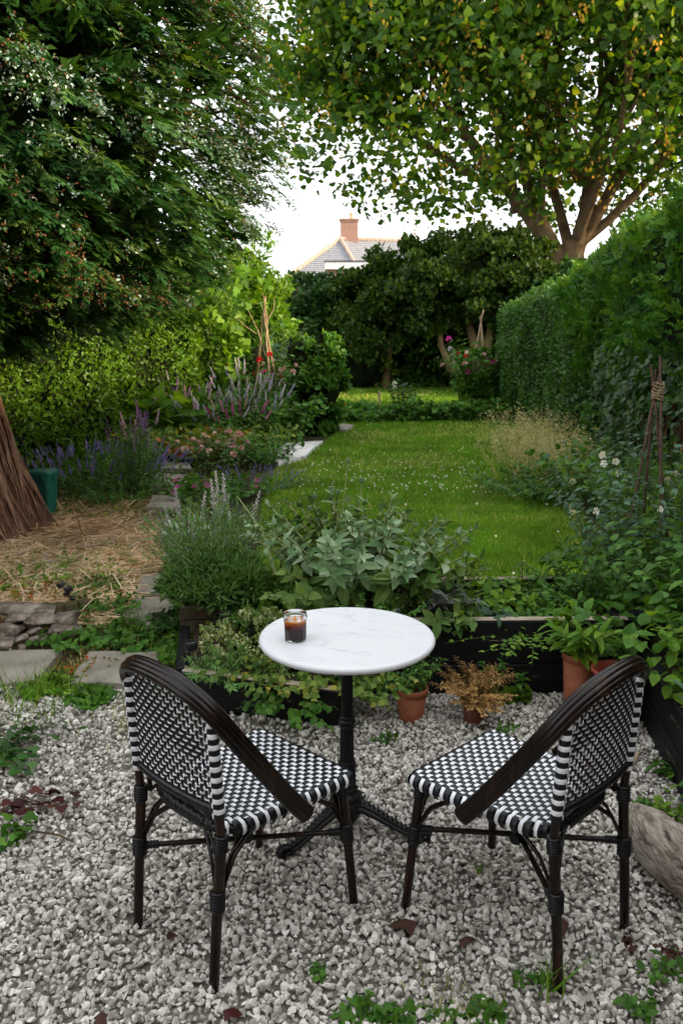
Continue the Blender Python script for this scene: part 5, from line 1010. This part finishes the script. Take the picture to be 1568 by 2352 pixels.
plant('oregano', 'dark trailing herb where the low bed meets the tall one', 'herbs', (.10, 3.86, .04), .34, .17, 50, OV, .028, 'laurel', 16, .12, .1, .4, up=.1, droop=.2, seed=29, sr=.0016, dirbias=(.04, -.05))
plant('oregano', 'trailing shoots spilling down the face of the low bed', 'herbs', (-.22, 3.70, .10), .05, .26, 20, OVW, .034, 'mid', 12, .12, .3, .8, up=0, droop=.6, seed=30, sr=.0016, dirbias=(0, -.03))
# --- pots
plant('marjoram', 'small leaved marjoram in the terracotta pot', 'herbs', (.315, 3.72, .12), .22, .12, 22, OV, .022, 'mid', 14, .05, .1, .3, up=.2, seed=31, sr=.0014)
plant('dried_heather', 'dried golden brown heather sprawling from its small pot', 'heather', (.595, 3.69, .10), .17, .17, 90, NAR, .018, 'heather', 60, .045, .16, .6, t0=.1, up=.3, seed=32, sr=.0011, sm='stem_brown', hv=.8, leafw=1.8)
plant('potted_plant', 'bright lanceolate shoots in the orange pot in the corner', 'potted plant', (1.10, 3.84, .24), .27, .14, 10, leaf_oval(.17, .3, .06), .085, 'lime', 13, .06, .08, .3, t0=.1, up=.45, seed=33, sr=.0028, parts=True)
plant('potted_plant', 'broad leaved shoots leaning behind the bright potted plant', 'potted plant', (1.20, 3.86, .2), .46, .2, 7, OVB, .085, 'mid', 9, .08, .08, .2, seed=34, sr=.003, parts=True)
for px, yy, lb, hh, sd in [(1125, 3.88, 'thin upright weed against the black board behind the heather', .30, 1), (1178, 3.88, 'second slender weed against the board, right of the heather', .26, 2)]:
    p = at(px, 1590, y=yy); plant('weed', lb, 'weed', (p[0], yy, 0), hh, .03, 2, OV, .034, 'mid', 18, .02, .05, up=.2, seed=40+sd, sr=.0018)
for px, py, lb, r_, h_, lm, sz_, sd, tmn in [(1135, 1615, 'lobed bright seedling leaves at the foot of the black board', .06, .05, 'lime', .06, 3, 'p'), (1190, 1612, 'small lobed leaves right of the weeds by the board', .05, .04, 'lime', .05, 4, 'p'), (885, 1705, 'tiny green weed in the gravel below the pot', .04, .03, 'mid', .028, 5, 'o'), (1160, 1675, 'small creeping weed by the front of the right seat', .05, .03, 'mid', .026, 6, 'o'),
      (740, 2245, 'faint weed seedling near the left chair', .03, .03, 'mid', .02, 7, 'o'), (830, 2335, 'broad green weed at the bottom edge left of the middle', .05, .02, 'mid', .035, 8, 'p'), (905, 2340, 'second green weed at the bottom edge', .04, .02, 'mid', .032, 9, 'p'), (1010, 2345, 'low weed patch on the bottom edge', .05, .02, 'mid', .022, 10, 'o'), (1120, 2340, 'lobed weed on the bottom edge before the right chair', .05, .025, 'mid', .035, 11, 'p'),
      (1225, 2255, 'green weed at the foot of the right chair near leg', .05, .03, 'mid', .026, 12, 'o'), (1470, 2330, 'weed sprig near the bottom right corner', .05, .05, 'mid', .03, 13, 'o'), (1530, 2240, 'small weed by the right edge under the driftwood', .06, .04, 'mid', .03, 14, 'o'), (1540, 2190, 'reddish weed near the right edge below the driftwood', .03, .02, 'redleaf', .018, 15, 'o'), (1440, 2170, 'little dark red weed right of the near chair leg', .025, .02, 'redleaf', .016, 16, 'o'),
      (1530, 1790, 'green seedling by the foot of the right hand board', .04, .07, 'mid', .04, 17, 'o'), (1490, 1860, 'weed sprouting beside the driftwood tip', .03, .04, 'mid', .03, 18, 'o'), (1390, 1740, 'tiny red sprout on the gravel behind the right chair', .03, .02, 'redleaf', .022, 19, 'o')]:
    p = at(px, py); plant('weed', lb, 'weed', (p[0], p[1], 0), h_, r_, 9, leaf_palm() if tmn == 'p' else OV, sz_, lm, 5, r_*.5, seed=60+sd, up=.2, sr=.0015, nup=1.3)
def tuft(px, py, h_, n, lb, mat='grass', sd=1, sp=.1, z=0., w=.05, loc=None, name='grass_tuft', cat='grass'):
    p = at(px, py, z) if loc is None else loc; g = np.random.default_rng(sd); t = np.zeros((n, 3)); t[:, :2] = g.normal(0, sp*.35, (n, 2)); D = np.column_stack([g.normal(0, .35, (n, 2)), np.ones(n)]); A = g.uniform(0, 2*PI, n); L = h_*g.uniform(.5, 1.1, n)
    o = scatter(name, BLADE, t, D, np.column_stack([np.cos(A), np.sin(A), np.zeros(n)]), np.column_stack([L*w*2.2/max(h_, .05)*.35+.012, L, L]), M[mat], kind='stuff'); o.location = (p[0], p[1], z)
    return tag(o, lb, cat)
tuft(1256, 2275, .20, 16, 'tall grass blades growing against the right chair near leg', sd=2, sp=.05)
tuft(75, 1600, .17, 130, 'tuft of long grass between the paving slabs at the left', sd=3, sp=.28); tuft(330, 1660, .05, 220, 'low mossy grass on the gravel left of the left chair', 'drygrass', sd=4, sp=.3); tuft(250, 1580, .06, 150, 'short grass along the front of the large slab', sd=5, sp=.5)
tuft(60, 1650, .05, 180, 'mossy grass creeping over the gravel at the left', sd=6, sp=.35); tuft(310, 1440, .09, 160, 'fresh grass around the pale stepping stone', sd=7, sp=.4); tuft(355, 1450, .08, 130, 'grass and moss right of the pale stepping stone', sd=8, sp=.4)
tuft(1075, 2345, .05, 120, 'dry brown grass patch on the bottom edge', 'drygrass', sd=9, sp=.22); tuft(1100, 2005, .05, 14, 'faint grass sprout between the chairs', sd=10, sp=.03)
tuft(230, 1500, .05, 220, 'mossy grass in the gap between the two front slabs', 'drygrass', sd=12, sp=.35); tuft(380, 1590, .07, 90, 'grass by the left chair hoop in front of the slab', sd=13, sp=.25)
# leafy weeds round the slabs
for px, py, lb, r_, h_, lm, sz_, sd, tm in [(215, 1470, 'patch of weeds right of the rock pile', .22, .10, 'mid', .045, 1, OVB), (255, 1400, 'tall weeds between rock pile and stepping stone', .14, .11, 'mid', .035, 2, OV), (330, 1475, 'dark leafy weeds in front of the pale stepping stone', .20, .05, 'mid', .04, 3, OVB), (390, 1440, 'ivy like weeds at the left foot of the planter', .10, .09, 'laurel', .04, 4, leaf_palm()),
      (120, 1585, 'small yellow flowered weed between slab and gravel', .09, .05, 'lime', .035, 5, leaf_palm()), (220, 1605, 'spreading lobed weed at the edge of the gravel', .07, .03, 'mid', .045, 6, leaf_palm()), (195, 1530, 'reddish creeping plant between the front slabs', .14, .05, 'rust', .022, 7, OV), (330, 1580, 'low weeds along the near edge of the large slab', .16, .03, 'mid', .03, 8, OV),
      (225, 1352, 'leafy weeds at the near edge of the straw', .14, .07, 'mid', .03, 9, OV), (60, 1375, 'low green weeds on the soil behind the rock pile', .3, .08, 'rust', .03, 10, OV), (450, 1500, 'weeds at the foot of the planter', .16, .12, 'mid', .04, 11, OV), (40, 1330, 'thin green weeds growing through the straw at left', .35, .12, 'lime', .03, 12, OV)]:
    p = at(px, py); plant('weed', lb, 'weed', (p[0], p[1], 0), h_, r_, 36, tm, sz_, lm, 8, r_*.8, seed=80+sd, up=.2, sr=.0015)
for px, py, lb, hh, nn, sd in [(235, 1330, 'pale seed heads of hare tail grass on the straw', .30, 14, 1), (180, 1310, 'thin stalks with pale buds in the middle of the straw', .26, 12, 2), (90, 1350, 'pale budded stalks near the left of the straw', .24, 12, 3), (320, 1290, 'thin weeds beside the stepping stones on the straw', .22, 10, 4)]:
    p = at(px, py); plant('wild_stalks', lb, 'weed', (p[0], p[1], 0), hh, .2, nn, OV, .03, 'lime', 6, .2, .05, sm='stem_pale', seed=100+sd, sr=.0015, fl=('spike', 'f_woolly', .035, nn, 1.3))
# creeper coming in from the left edge
plant('creeper', 'dark green trailing creeper on the gravel at the left edge', 'creeper', (*at(-10, 1740)[:2], .01), .07, .30, 14, leaf_palm(), .05, 'laurel', 8, .06, .3, .6, up=0, sm='stem_brown', seed=111, nup=1.2, dirbias=(.1, 0))
plant('creeper', 'dark red leaved trailing creeper at the left edge', 'creeper', (*at(-20, 1880)[:2], .01), .05, .22, 6, leaf_palm(), .045, 'redleaf', 6, .05, .3, .6, up=0, sm='redleaf' if False else 'stem_brown', seed=112, nup=1.2, dirbias=(.14, 0))
plant('creeper', 'green leaves among the red creeper at the left edge', 'creeper', (*at(10, 1930)[:2], .01), .05, .12, 6, leaf_palm(), .05, 'mid', 5, .05, .3, .6, up=0, seed=113, nup=1.2)
DL = [(975, 2125, .10, 'deadleaf', 'curled dark brown leaf on the gravel between the chairs'), (385, 2160, .045, 'deadleaf', 'small brown leaf beside the left chair rear leg'), (500, 2325, .06, 'redleaf', 'crumpled bright red brown leaf at the bottom left of centre'), (1290, 2115, .05, 'deadleaf', 'brown leaf behind the right chair near leg'), (1085, 2170, .06, 'deadleaf', 'greyish dead leaf near the middle of the gravel'), (1390, 1770, .10, 'deadleaf', 'dark curled leaf on gravel behind the right chair'), (1440, 1850, .07, 'deadleaf', 'dark leaf touching the tip of the driftwood'), (920, 1795, .05, 'cone', 'orange brown leaf under the front of the right seat'), (230, 2320, .04, 'deadleaf', 'little brown leaf near the bottom left'), (250, 1460, .06, 'heather', 'tan curled leaf among the weeds by the pale stone'), (1110, 1670, .07, 'deadleaf', 'flat dark leaf behind the right seat'), (545, 1672, .045, 'heather', 'round tan leaf in front of the low bed'), (1380, 1705, .05, 'redleaf', 'red brown fallen leaf near the bucket')]
for i, (px, py, s_, mt, lb) in enumerate(DL):
    tv, tf = leaf_oval(.33, .45, .2) if i % 2 else leaf_maple(.5); a = random.uniform(0, 6); o = link('fallen_leaf', tri_mesh('fallen_leaf', tv*s_, tf, rng.random(len(tf))*.2+.4), None, None, M[mt]); p = at(px, py, .03); o.location = (p[0], p[1], .032); o.rotation_euler = (random.uniform(-.3, .3), random.uniform(-.3, .3), a); tag(o, lb, 'leaf')
# pansy in the driftwood hollow
plant('pansy', 'dark red pansy planted in the hollow of the driftwood', 'pansy', (1.24, 2.66, .10), .17, .08, 12, OV, .034, 'mid', 7, .05, .1, seed=120, fl=('five', 'f_darkred', .026, 2))
plant('pansy', 'leafy pansy seedling without flowers beside the inner stone', 'pansy', (1.16, 2.82, .05), .13, .07, 8, OV, .030, 'lime', 7, .04, .1, seed=121)
# --- right bed: lemon balm, mint, sweet peas
SER = leaf_oval(.36, .25, .08)
plant('lemon_balm', 'bright lemon balm hanging over the near part of the right bed', 'lemon balm', (1.48, 3.30, .26), .42, .24, 34, SER, .062, 'lime', 12, .12, .08, .3, t0=.05, up=.15, droop=.15, seed=130, parts=True, sr=.003, dirbias=(-.02, -.05))
plant('lemon_balm', 'lemon balm stems standing against the right edge of the picture', 'lemon balm', (1.66, 3.65, .26), .62, .22, 40, SER, .064, 'mid', 14, .16, .06, .3, t0=.05, up=.15, droop=.1, seed=131, parts=True, sr=.003)
plant('lemon_balm', 'taller lemon balm behind, in the corner of the right bed', 'lemon balm', (1.62, 4.25, .25), .62, .3, 70, SER, .058, 'mid', 14, .25, .06, .3, t0=.05, up=.15, seed=132, sr=.003)
plant('mint', 'dark mint thicket filling the corner behind the tall bed', 'mint', (1.50, 4.62, .2), .42, .26, 80, OVB, .042, 'mid', 16, .3, .06, .3, t0=.05, up=.15, seed=133, sr=.002)
plant('mint', 'mint and weeds at the right foot of the lawn', 'mint', (2.05, 5.5, .05), .60, .3, 80, OVB, .045, 'mid', 14, .3, .06, .3, t0=.05, up=.15, seed=134, sr=.002)
plant('fuchsia', 'narrow leaved stems with small red flowers at the right edge', 'shrub', (2.05, 4.85, .1), .95, .25, 24, OV, .05, 'lime', 16, .2, .06, seed=135, fl=('five', 'f_red', .012, 14, 1, .4))
plant('lavender', 'feathery blue green shoots hanging at the right edge over the board', 'lavender', (1.44, 2.98, .24), .30, .14, 22, NARC, .06, 'bluegreen', 20, .06, .1, up=.6, seed=136, sr=.002)
def wigwam(name, label, loc, h, spread, n, seed, mats, extra=None, leafn=120, leafm='bluegreen', ls=.045, caneM='cane', r=.008, lean=0, fls=()):
    t = plant(name, label, 'sweet peas', loc, h*.86, spread, leafn, OV, ls, leafm, 14, spread*.55, .05, .3, t0=.05, up=.2, seed=seed, sr=.002, fl=list(fls))
    return t
def canes(label, loc, h, spread, n, mat, r, seed, tie=None, top=.0):
    g = np.random.default_rng(seed); t = thing('cane_wigwam', label, 'plant support', loc)
    for i in range(n):
        a = 2*PI*i/n+g.uniform(-.3, .3); b = MB(); q = np.array([math.cos(a)*spread, math.sin(a)*spread, 0]); e = np.array([-q[0]*.10+g.normal(0, .012), -q[1]*.1+g.normal(0, .012), h*(1+g.uniform(-.06, .05))])
        b.tube([q, q*.55+e*.45+g.normal(0, .012, 3), q*.2+e*.82, e], [r, r*.95, r*.85, r*.75], 6, wob=.08); b.build('cane', M[mat], t)
    if tie:
        b = MB()
        for k in range(7):
            z = h*(tie-.02+.010*k); b.tube([(.032*math.cos(q+k)*(1+.1*math.sin(k*3)), .032*math.sin(q+k), z+.008*math.sin(q*2+k)) for q in np.linspace(0, 2*PI, 10)], .0032, 5)
        b.build('twine', M['cane'], t)
    return t
canes('three dark rods tied with twine holding the white sweet peas', (1.76, 4.95, .1), 1.42, .20, 4, 'cane_dark', .0095, 3, .89)
wigwam('sweet_pea', 'white flowered sweet peas climbing the twine tied rods on the right', (1.74, 4.9, .1), 1.45, .42, 6, 141, None, leafn=120, fls=[('pea', 'f_white', .037, 14, 1, .75)])
for k in range(3): pass
canes('pale bent canes of the pink sweet pea wigwam on the left', (-1.12, 13.2, 0), 2.0, .26, 5, 'cane', .016, 5)
b = MB(); 
for q in ([(0, 0, 1.2), (-.1, 0, 1.55), (-.24, 0, 1.85), (-.22, 0, 2.1)], [(0, 0, 1.3), (.05, 0, 1.7), (.0, 0, 2.0), (-.05, 0, 2.25)], [(-.12, 0, 1.5), (-.3, 0, 1.62), (-.42, 0, 1.75)], [(.05, 0, 1.7), (.14, 0, 1.85), (.15, 0, 2.0)]): b.tube(q, [.010, .008, .006, .004][:len(q)], 6)
o = b.build('branch', M['cane']); o.location = (-1.12, 13.15, 0); tag(o, 'bare forked branch sticking out above the left wigwam', 'branch')
wigwam('sweet_pea', 'red and pink sweet peas climbing the left wigwam', (-1.05, 13.15, 0), 1.7, .42, 6, 142, None, leafn=120, leafm='mid', ls=.07, fls=[('ball', 'f_pink', .06, 16, 1, .6), ('ball', 'f_red', .07, 7, 1, .7), ('ball', 'f_magenta', .06, 3, 1, .8)])
canes('tall canes of the sweet pea wigwam at the far right of the lawn', (2.45, 15.9, 0), 1.8, .25, 5, 'cane', .017, 7)
wigwam('sweet_pea', 'pink and crimson sweet peas on the far right wigwam', (2.38, 15.8, 0), 1.85, .45, 6, 143, None, leafn=130, leafm='mid', ls=.08, fls=[('ball', 'f_pink', .07, 14, 1, .6), ('ball', 'f_magenta', .075, 9, 1, .6), ('ball', 'f_red', .07, 3, 1, .8), ('ball', 'f_lilac', .06, 6, 1, .6)])
bush('bush', 'leafy base of the far sweet peas merging with the hedge foot', 'bush', (2.75, 15.6, 0), [((0, 0, .3), (.7, .5, .5)), ((-.3, .2, .6), (.4, .3, .5))], 2400, [leaf2(.36, .05)], .09, M['mid'], .15, 40, 44, core=0)
# --- left border
plant('catmint', 'spreading violet catmint clump left of the stepping stones', 'flowers', (*at(215, 1122)[:2], 0), .44, .50, 150, OV, .045, 'mid', 12, .5, .06, -1, seed=150, sm='stem', fl=('spike', 'f_violet', .12, 135, .8))
plant('toadflax', 'dark feathery upright stems with purple tips by the stepping stones', 'flowers', (*at(312, 1145)[:2], 0), .85, .16, 40, NARC, .06, 'lavleaf', 30, .14, .04, .2, seed=151, sr=.003, fl=('thin', 'f_purple', .15, 20, 1.2))
plant('weed', 'grassy weeds and dark leaves in front of the catmint', 'weed', (*at(265, 1150)[:2], 0), .22, .3, 60, NARC, .07, 'mid', 10, .3, seed=152)
plant('cranesbill', 'rust and orange leaved cranesbill at the foot of the left hedge', 'flowers', (*at(440, 1052)[:2], 0), .40, .45, 80, leaf_palm(), .09, 'rust', 10, .45, seed=153)
plant('cranesbill', 'green and orange leaves left of the rusty cranesbill', 'flowers', (*at(375, 1045)[:2], 0), .48, .4, 60, leaf_palm(), .10, 'yellowish', 10, .4, seed=154)
plant('fig_leaves', 'big lobed bright green leaves rising at the hedge', 'plant', (*at(372, 1040)[:2], 0), .98, .28, 14, leaf_maple(), .26, 'lime', 9, .2, seed=155, sr=.006, nup=.3)
for i, (px, py, h_, nn, sp, m1, m2, lb) in enumerate([(395, 1020, 1.10, 16, .2, 'f_purple', 'f_purple', 'purple toadflax standing tall before the left hedge'), (452, 1030, 1.0, 18, .28, 'f_woolly', 'f_purple', 'pink and white toadflax spires in the middle of the border'), (505, 1035, .95, 20, .3, 'f_lilac', 'f_purple', 'mixed lilac toadflax spires behind the pink roses'), (565, 1030, 1.30, 26, .32, 'f_woolly', 'f_lilac', 'tallest white and lilac toadflax spires in the left border'), (600, 1025, .95, 24, .25, 'f_lilac', 'f_lilac', 'lilac toadflax at the right end of the spires'), (440, 1030, 1.15, 16, .3, 'f_pink', 'f_woolly', 'pale pink spires rising against the left hedge'), (545, 1040, .8, 18, .3, 'f_magenta', 'f_pink', 'airy pink and magenta flowers low in the border'), (330, 1120, .98, 10, .16, 'f_purple', 'f_pink', 'loose purple spires above the catmint')]):
    plant('toadflax', lb, 'flowers', (*at(px, py)[:2], 0), h_, sp, nn+14, NARC, .075, 'mid', 26, sp*.8, .05, .2, seed=160+i, sr=.003, hv=.4, fl=[('spike', m1, .19, nn//2+2, .8), ('spike', m2, .17, nn//2+2, .75)])
plant('rose', 'pale pink shrub rose with clustered blooms beside the path', 'rose', (*at(508, 1090)[:2], 0), .62, .40, 46, OVB, .05, 'mid', 10, .25, seed=170, sr=.004, sm='stem_brown', fl=('ball', 'f_pink', .056, 26, 1, .5))
plant('geranium', 'low magenta geranium clump by the stepping stones', 'geranium', (*at(490, 1140)[:2], 0), .20, .34, 80, leaf_palm(), .055, 'mid', 8, .28, curve=-1, seed=171, fl=('five', 'f_magenta', .030, 14, 1, .8))
plant('catmint', 'small blue catmint at the left edge of the lawn', 'flowers', (*at(585, 1122)[:2], 0), .24, .32, 60, OV, .032, 'bluegreen', 9, .28, curve=-1, seed=172, fl=('spike', 'f_violet', .08, 34, .8))
plant('border_leaves', 'soft green foliage at the right end of the flower border', 'plant', (*at(600, 1065)[:2], 0), .42, .30, 60, OV, .07, 'mid', 10, .3, seed=173)
plant('border_leaves', 'yellow green leaves under the toadflax spires', 'plant', (*at(530, 1050)[:2], 0), .5, .5, 90, OVB, .07, 'yellowish', 10, .5, seed=174)
plant('border_leaves', 'mid green leaves filling the border behind the roses', 'plant', (*at(600, 1018)[:2], 0), .85, .5, 110, OVB, .09, 'mid', 12, .5, seed=175)
plant('verbascum', 'single thick green spire beside the jagged bush', 'plant', (*at(668, 1020)[:2], 0), .75, .05, 4, OV, .07, 'lavleaf', 46, .08, .02, seed=176, sr=.01)
bush('bush', 'rounded bush with jagged leaves at the corner of the lawn', 'bush', (*at(728, 995)[:2], 0), [((0, 0, .62), (.46, .42, .62)), ((-.2, 0, 1.1), (.3, .28, .3)), ((.1, 0, 1.15), (.25, .25, .35))], 5200, [leaf_palm(), OV], .085, M['mid'], .12, 110, 45, core=.78, D=(0, -.1, .1))
plant('bush', 'loose pale green shoots behind the jagged bush', 'bush', (-.95, 14.6, 0), 1.9, .5, 60, OV, .12, 'bluegreen', 14, .4, seed=178, sr=.006)
bush('bush', 'dark filler shrub at the back of the left border', 'bush', (-1.6, 14.3, 0), [((0, 0, .7), (.6, .5, .9))], 2600, [leaf2(.36, .05)], .10, M['mid'], .2, 40, 46, core=.75)
# --- strawberry bed across the lawn
def groundcover(name, lb, poly, n, h_, tm, size, mat, sd):
    P = in_area(poly, n); P = P[off_slab(P)]; n = len(P); z = h_*rng.random(n)*(.6+.5*noise2(P[:, 0], P[:, 1], 3, sd)); o = scatter(name, tm, np.column_stack([P, np.maximum(z, .02)]), rng.normal(0, 1, (n, 3))*np.array([1, 1, .5]), np.column_stack([rng.normal(0, .4, (n, 2))-np.array([0, .3]), np.ones(n)]), size*rng.uniform(.6, 1.3, n), M[mat]); return tag(o, lb, 'ground cover')
BED = [(-.35, 14.75), (3.2, 14.9), (3.3, 15.9), (-.6, 15.7)]
groundcover('strawberry_bed', 'leafy strawberry bed crossing the lawn', BED, 5200, .42, [leaf2(.5, .08), leaf2(.36, .05)], .10, 'mid', 3)
groundcover('ground_cover', 'small leaved ground cover below the right hedge', [(3.0, 15.2), (2.7, 12.5), (2.6, 9.5), (2.35, 7.6), (2.15, 6.2), (2.7, 6.2), (2.9, 9), (3.1, 15.2)], 6500, .30, [leaf2(.36, .06), leaf2(.3, .1)], .065, 'mid', 4)
groundcover('ground_cover', 'leafy growth between the flower border and the left hedge', [(-3.3, 9.3), (-1.2, 11.0), (-.7, 13.6), (-1.6, 14.2), (-2.4, 12.2), (-3.2, 10.6)], 6500, .34, [leaf2(.36, .06), leaf2(.45, .1)], .07, 'mid', 5)
groundcover('ground_cover', 'scattered weeds on the soil between straw and border', [(-3.2, 8.0), (-1.3, 7.4), (-1.0, 9.6), (-1.3, 10.6), (-3.2, 9.2)], 2600, .05, [leaf2(.3, .08), leaf_palm()], .045, 'yellowish', 6)
groundcover('ground_cover', 'weeds and seedlings along the near edge of the lawn', [(-.6, 4.75), (1.7, 4.75), (1.8, 5.1), (-.75, 5.3)], 2200, .07, [leaf2(.36, .08), OV], .036, 'mid', 7)
groundcover('ground_cover', 'dark leafy plants along the foot of the far hedge', [(-1.2, 21.6), (3.6, 21.7), (3.6, 22.6), (-1.2, 22.6)], 2200, .5, [leaf2(.36, .08)], .15, 'mid', 8)
groundcover('ground_cover', 'mossy weeds between planter and stepping stones', [(-1.0, 4.3), (-.72, 4.35), (-.6, 5.0), (-.55, 6.2), (-1.35, 6.4), (-1.0, 5.0)], 4200, .04, [leaf2(.33, .1)], .03, 'lime', 9)
for px, py, h_, lb in [(870, 955, .42, 'left short wooden stake in the strawberry bed'), (945, 945, .30, 'right short wooden stake in the strawberry bed')]:
    p = at(px, py); b = MB(); b.box((0, 0, h_/2), (.035, .03, h_), bev=.004, jit=.002); b.add([(-.017, -.015, h_), (.017, -.015, h_), (.017, .015, h_), (-.017, .015, h_), (0, 0, h_+.04)], [(0, 1, 4), (1, 2, 4), (2, 3, 4), (3, 0, 4)]); o = b.build('stake', M['cane']); o.location = (p[0], p[1], 0); tag(o, lb, 'stake')
plant('rose', 'small rose bush with one white bloom in the strawberry bed', 'rose', (1.05, 15.3, 0), .78, .22, 22, OVB, .07, 'laurel', 12, .12, seed=180, sr=.005, sm='stem_brown', fl=('ball', 'f_white', .075, 2))
plant('poppy', 'single red flower at the left end of the strawberry bed', 'poppy', (.07, 14.95, 0), .42, .05, 5, OVB, .08, 'lime', 6, .06, seed=181, fl=('ball', 'f_red', .085, 1))
for px, py, h_, lb, sd in [(872, 880, .85, 'foxglove with pink bells at the back of the far lawn', 1), (795, 880, .7, 'pink foxglove at the left of the back lawn', 2), (1008, 850, 1.0, 'thin foxglove under the hawthorn', 3)]:
    p = at(px, 885); plant('foxglove', lb, 'flowers', (p[0], 21.7, 0), h_, .05, 3, OVB, .12, 'mid', 10, .06, .02, seed=185+sd, sr=.006, fl=('spike', 'f_magenta', .22, 1, .7))
# dry tall grass on the right side of the lawn
for i, (px, py, h_, nn, sp_, lb) in enumerate([(1245, 1100, .64, 300, .75, 'tall bleached meadow grass leaning over the right edge of the lawn'), (1310, 1130, .55, 240, .5, 'straw coloured grass heads beside the white sweet peas'), (1220, 1050, .6, 240, .6, 'far part of the tall dry grass by the hedge')]):
    p = at(px, py); t = thing('meadow_grass', lb, 'grass', (p[0], p[1], 0)); g = np.random.default_rng(200+i); D = np.column_stack([g.normal(-.15, .35, nn), g.normal(0, .3, nn), np.ones(nn)]); B0 = np.column_stack([g.normal(0, sp_*.35, (nn, 2)), np.zeros(nn)]); A = g.uniform(0, 2*PI, nn); L = h_*g.uniform(.5, 1.1, nn)
    scatter('blades', BLADE, B0, D, np.column_stack([np.cos(A), np.sin(A), np.zeros(nn)]), np.column_stack([np.full(nn, .07), L, L]), M['drygrass'], t)
    tips = B0+nrm(D)*L[:, None]*.93-np.column_stack([np.cos(A), np.sin(A), np.zeros(nn)])*(L*.22)[:, None]; q = np.repeat(tips, 6, 0)+g.normal(0, 1, (nn*6, 3))*np.array([.014, .014, .05]); n = len(q)
    scatter('seed_heads', [NAR], q, g.normal(0, 1, (n, 3))*np.array([1, 1, .6])+np.array([-.2, 0, .3]), g.normal(size=(n, 3)), g.uniform(.03, .06, n), M['drygrass'], t, rnd=np.clip(.6+.4*g.random(n), 0, 1))
plant('border_leaves', 'leafy green clump at the foot of the dry grass', 'plant', (*at(1230, 1135)[:2], 0), .34, .45, 90, OV, .06, 'mid', 10, .45, seed=206)
plant('border_leaves', 'dark leafy growth between the dry grass and the sweet peas', 'plant', (2.6, 8.2, 0), .7, .4, 110, OVB, .07, 'mid', 12, .5, seed=207)
plant('border_leaves', 'tall green growth behind the white sweet peas', 'plant', (2.65, 6.7, 0), .85, .4, 110, OV, .07, 'mid', 12, .5, seed=208)
# tall bed planting
for i, (x, y, h_, r_, nn, tm, sz_, lm, lb) in enumerate([(.62, 4.3, .16, .14, 30, OVB, .042, 'mid', 'young bean leaves at the left of the tall bed'), (.80, 4.42, .24, .16, 34, OVB, .048, 'lime', 'yellow green bean plants in the middle of the tall bed'), (1.0, 4.28, .20, .18, 60, OV, .034, 'mid', 'mint like weeds at the right of the tall bed'), (1.22, 4.4, .26, .16, 60, OV, .038, 'mid', 'dense weeds in the right back corner of the tall bed'), (.70, 4.18, .10, .12, 18, OVW, .06, 'bluegreen', 'blue green cabbage like leaves in the tall bed'), (1.12, 4.55, .30, .2, 50, OV, .036, 'mid', 'wispy weeds against the back board of the tall bed'), (.95, 4.12, .07, .35, 60, OV, .024, 'lime', 'tiny seedlings on the soil behind the front board')]):
    plant('bean_plant' if 'bean' in lb else 'weed', lb, 'plant', (x, y, .30), h_*.62, r_, nn, tm, sz_, lm, 7, r_*.8, seed=220+i, up=.2, sr=.0018)
for px, yy, top_, sd in [(1072, 4.5, 1262, 1), (1206, 4.6, 1258, 2)]:
    p = at(px, top_, y=yy); h_ = p[2]-.3; plant('weed', ['', 'dark brown stalk with yellow leaves rising left in the tall bed', 'thin dark stalk rising right in the tall bed'][sd], 'plant', (p[0], yy, .3), h_, .02, 1, OV, .04, 'yellowish', 14, .01, .02, sm='stem_brown', sr=.004, seed=230+sd, hv=.02)
tuft(0, 0, .34, 40, 'wispy grass and weeds growing along the back board of the tall bed', 'grass', 14, 1.1, .1, loc=(1.0, 4.85), w=.03)
b = MB(); b.box((0, 0, .03), (.05, .002, .08), bev=.0005); b.box((0, -.0015, .035), (.036, .001, .04)); o = b.build('plant_label', M['whitepaint']); p = at(905, 1402, .34); o.location = (p[0], 4.05, .34); o.rotation_euler = (-.3, 0, .2); tag(o, 'small white plastic plant label behind the table', 'plant label')
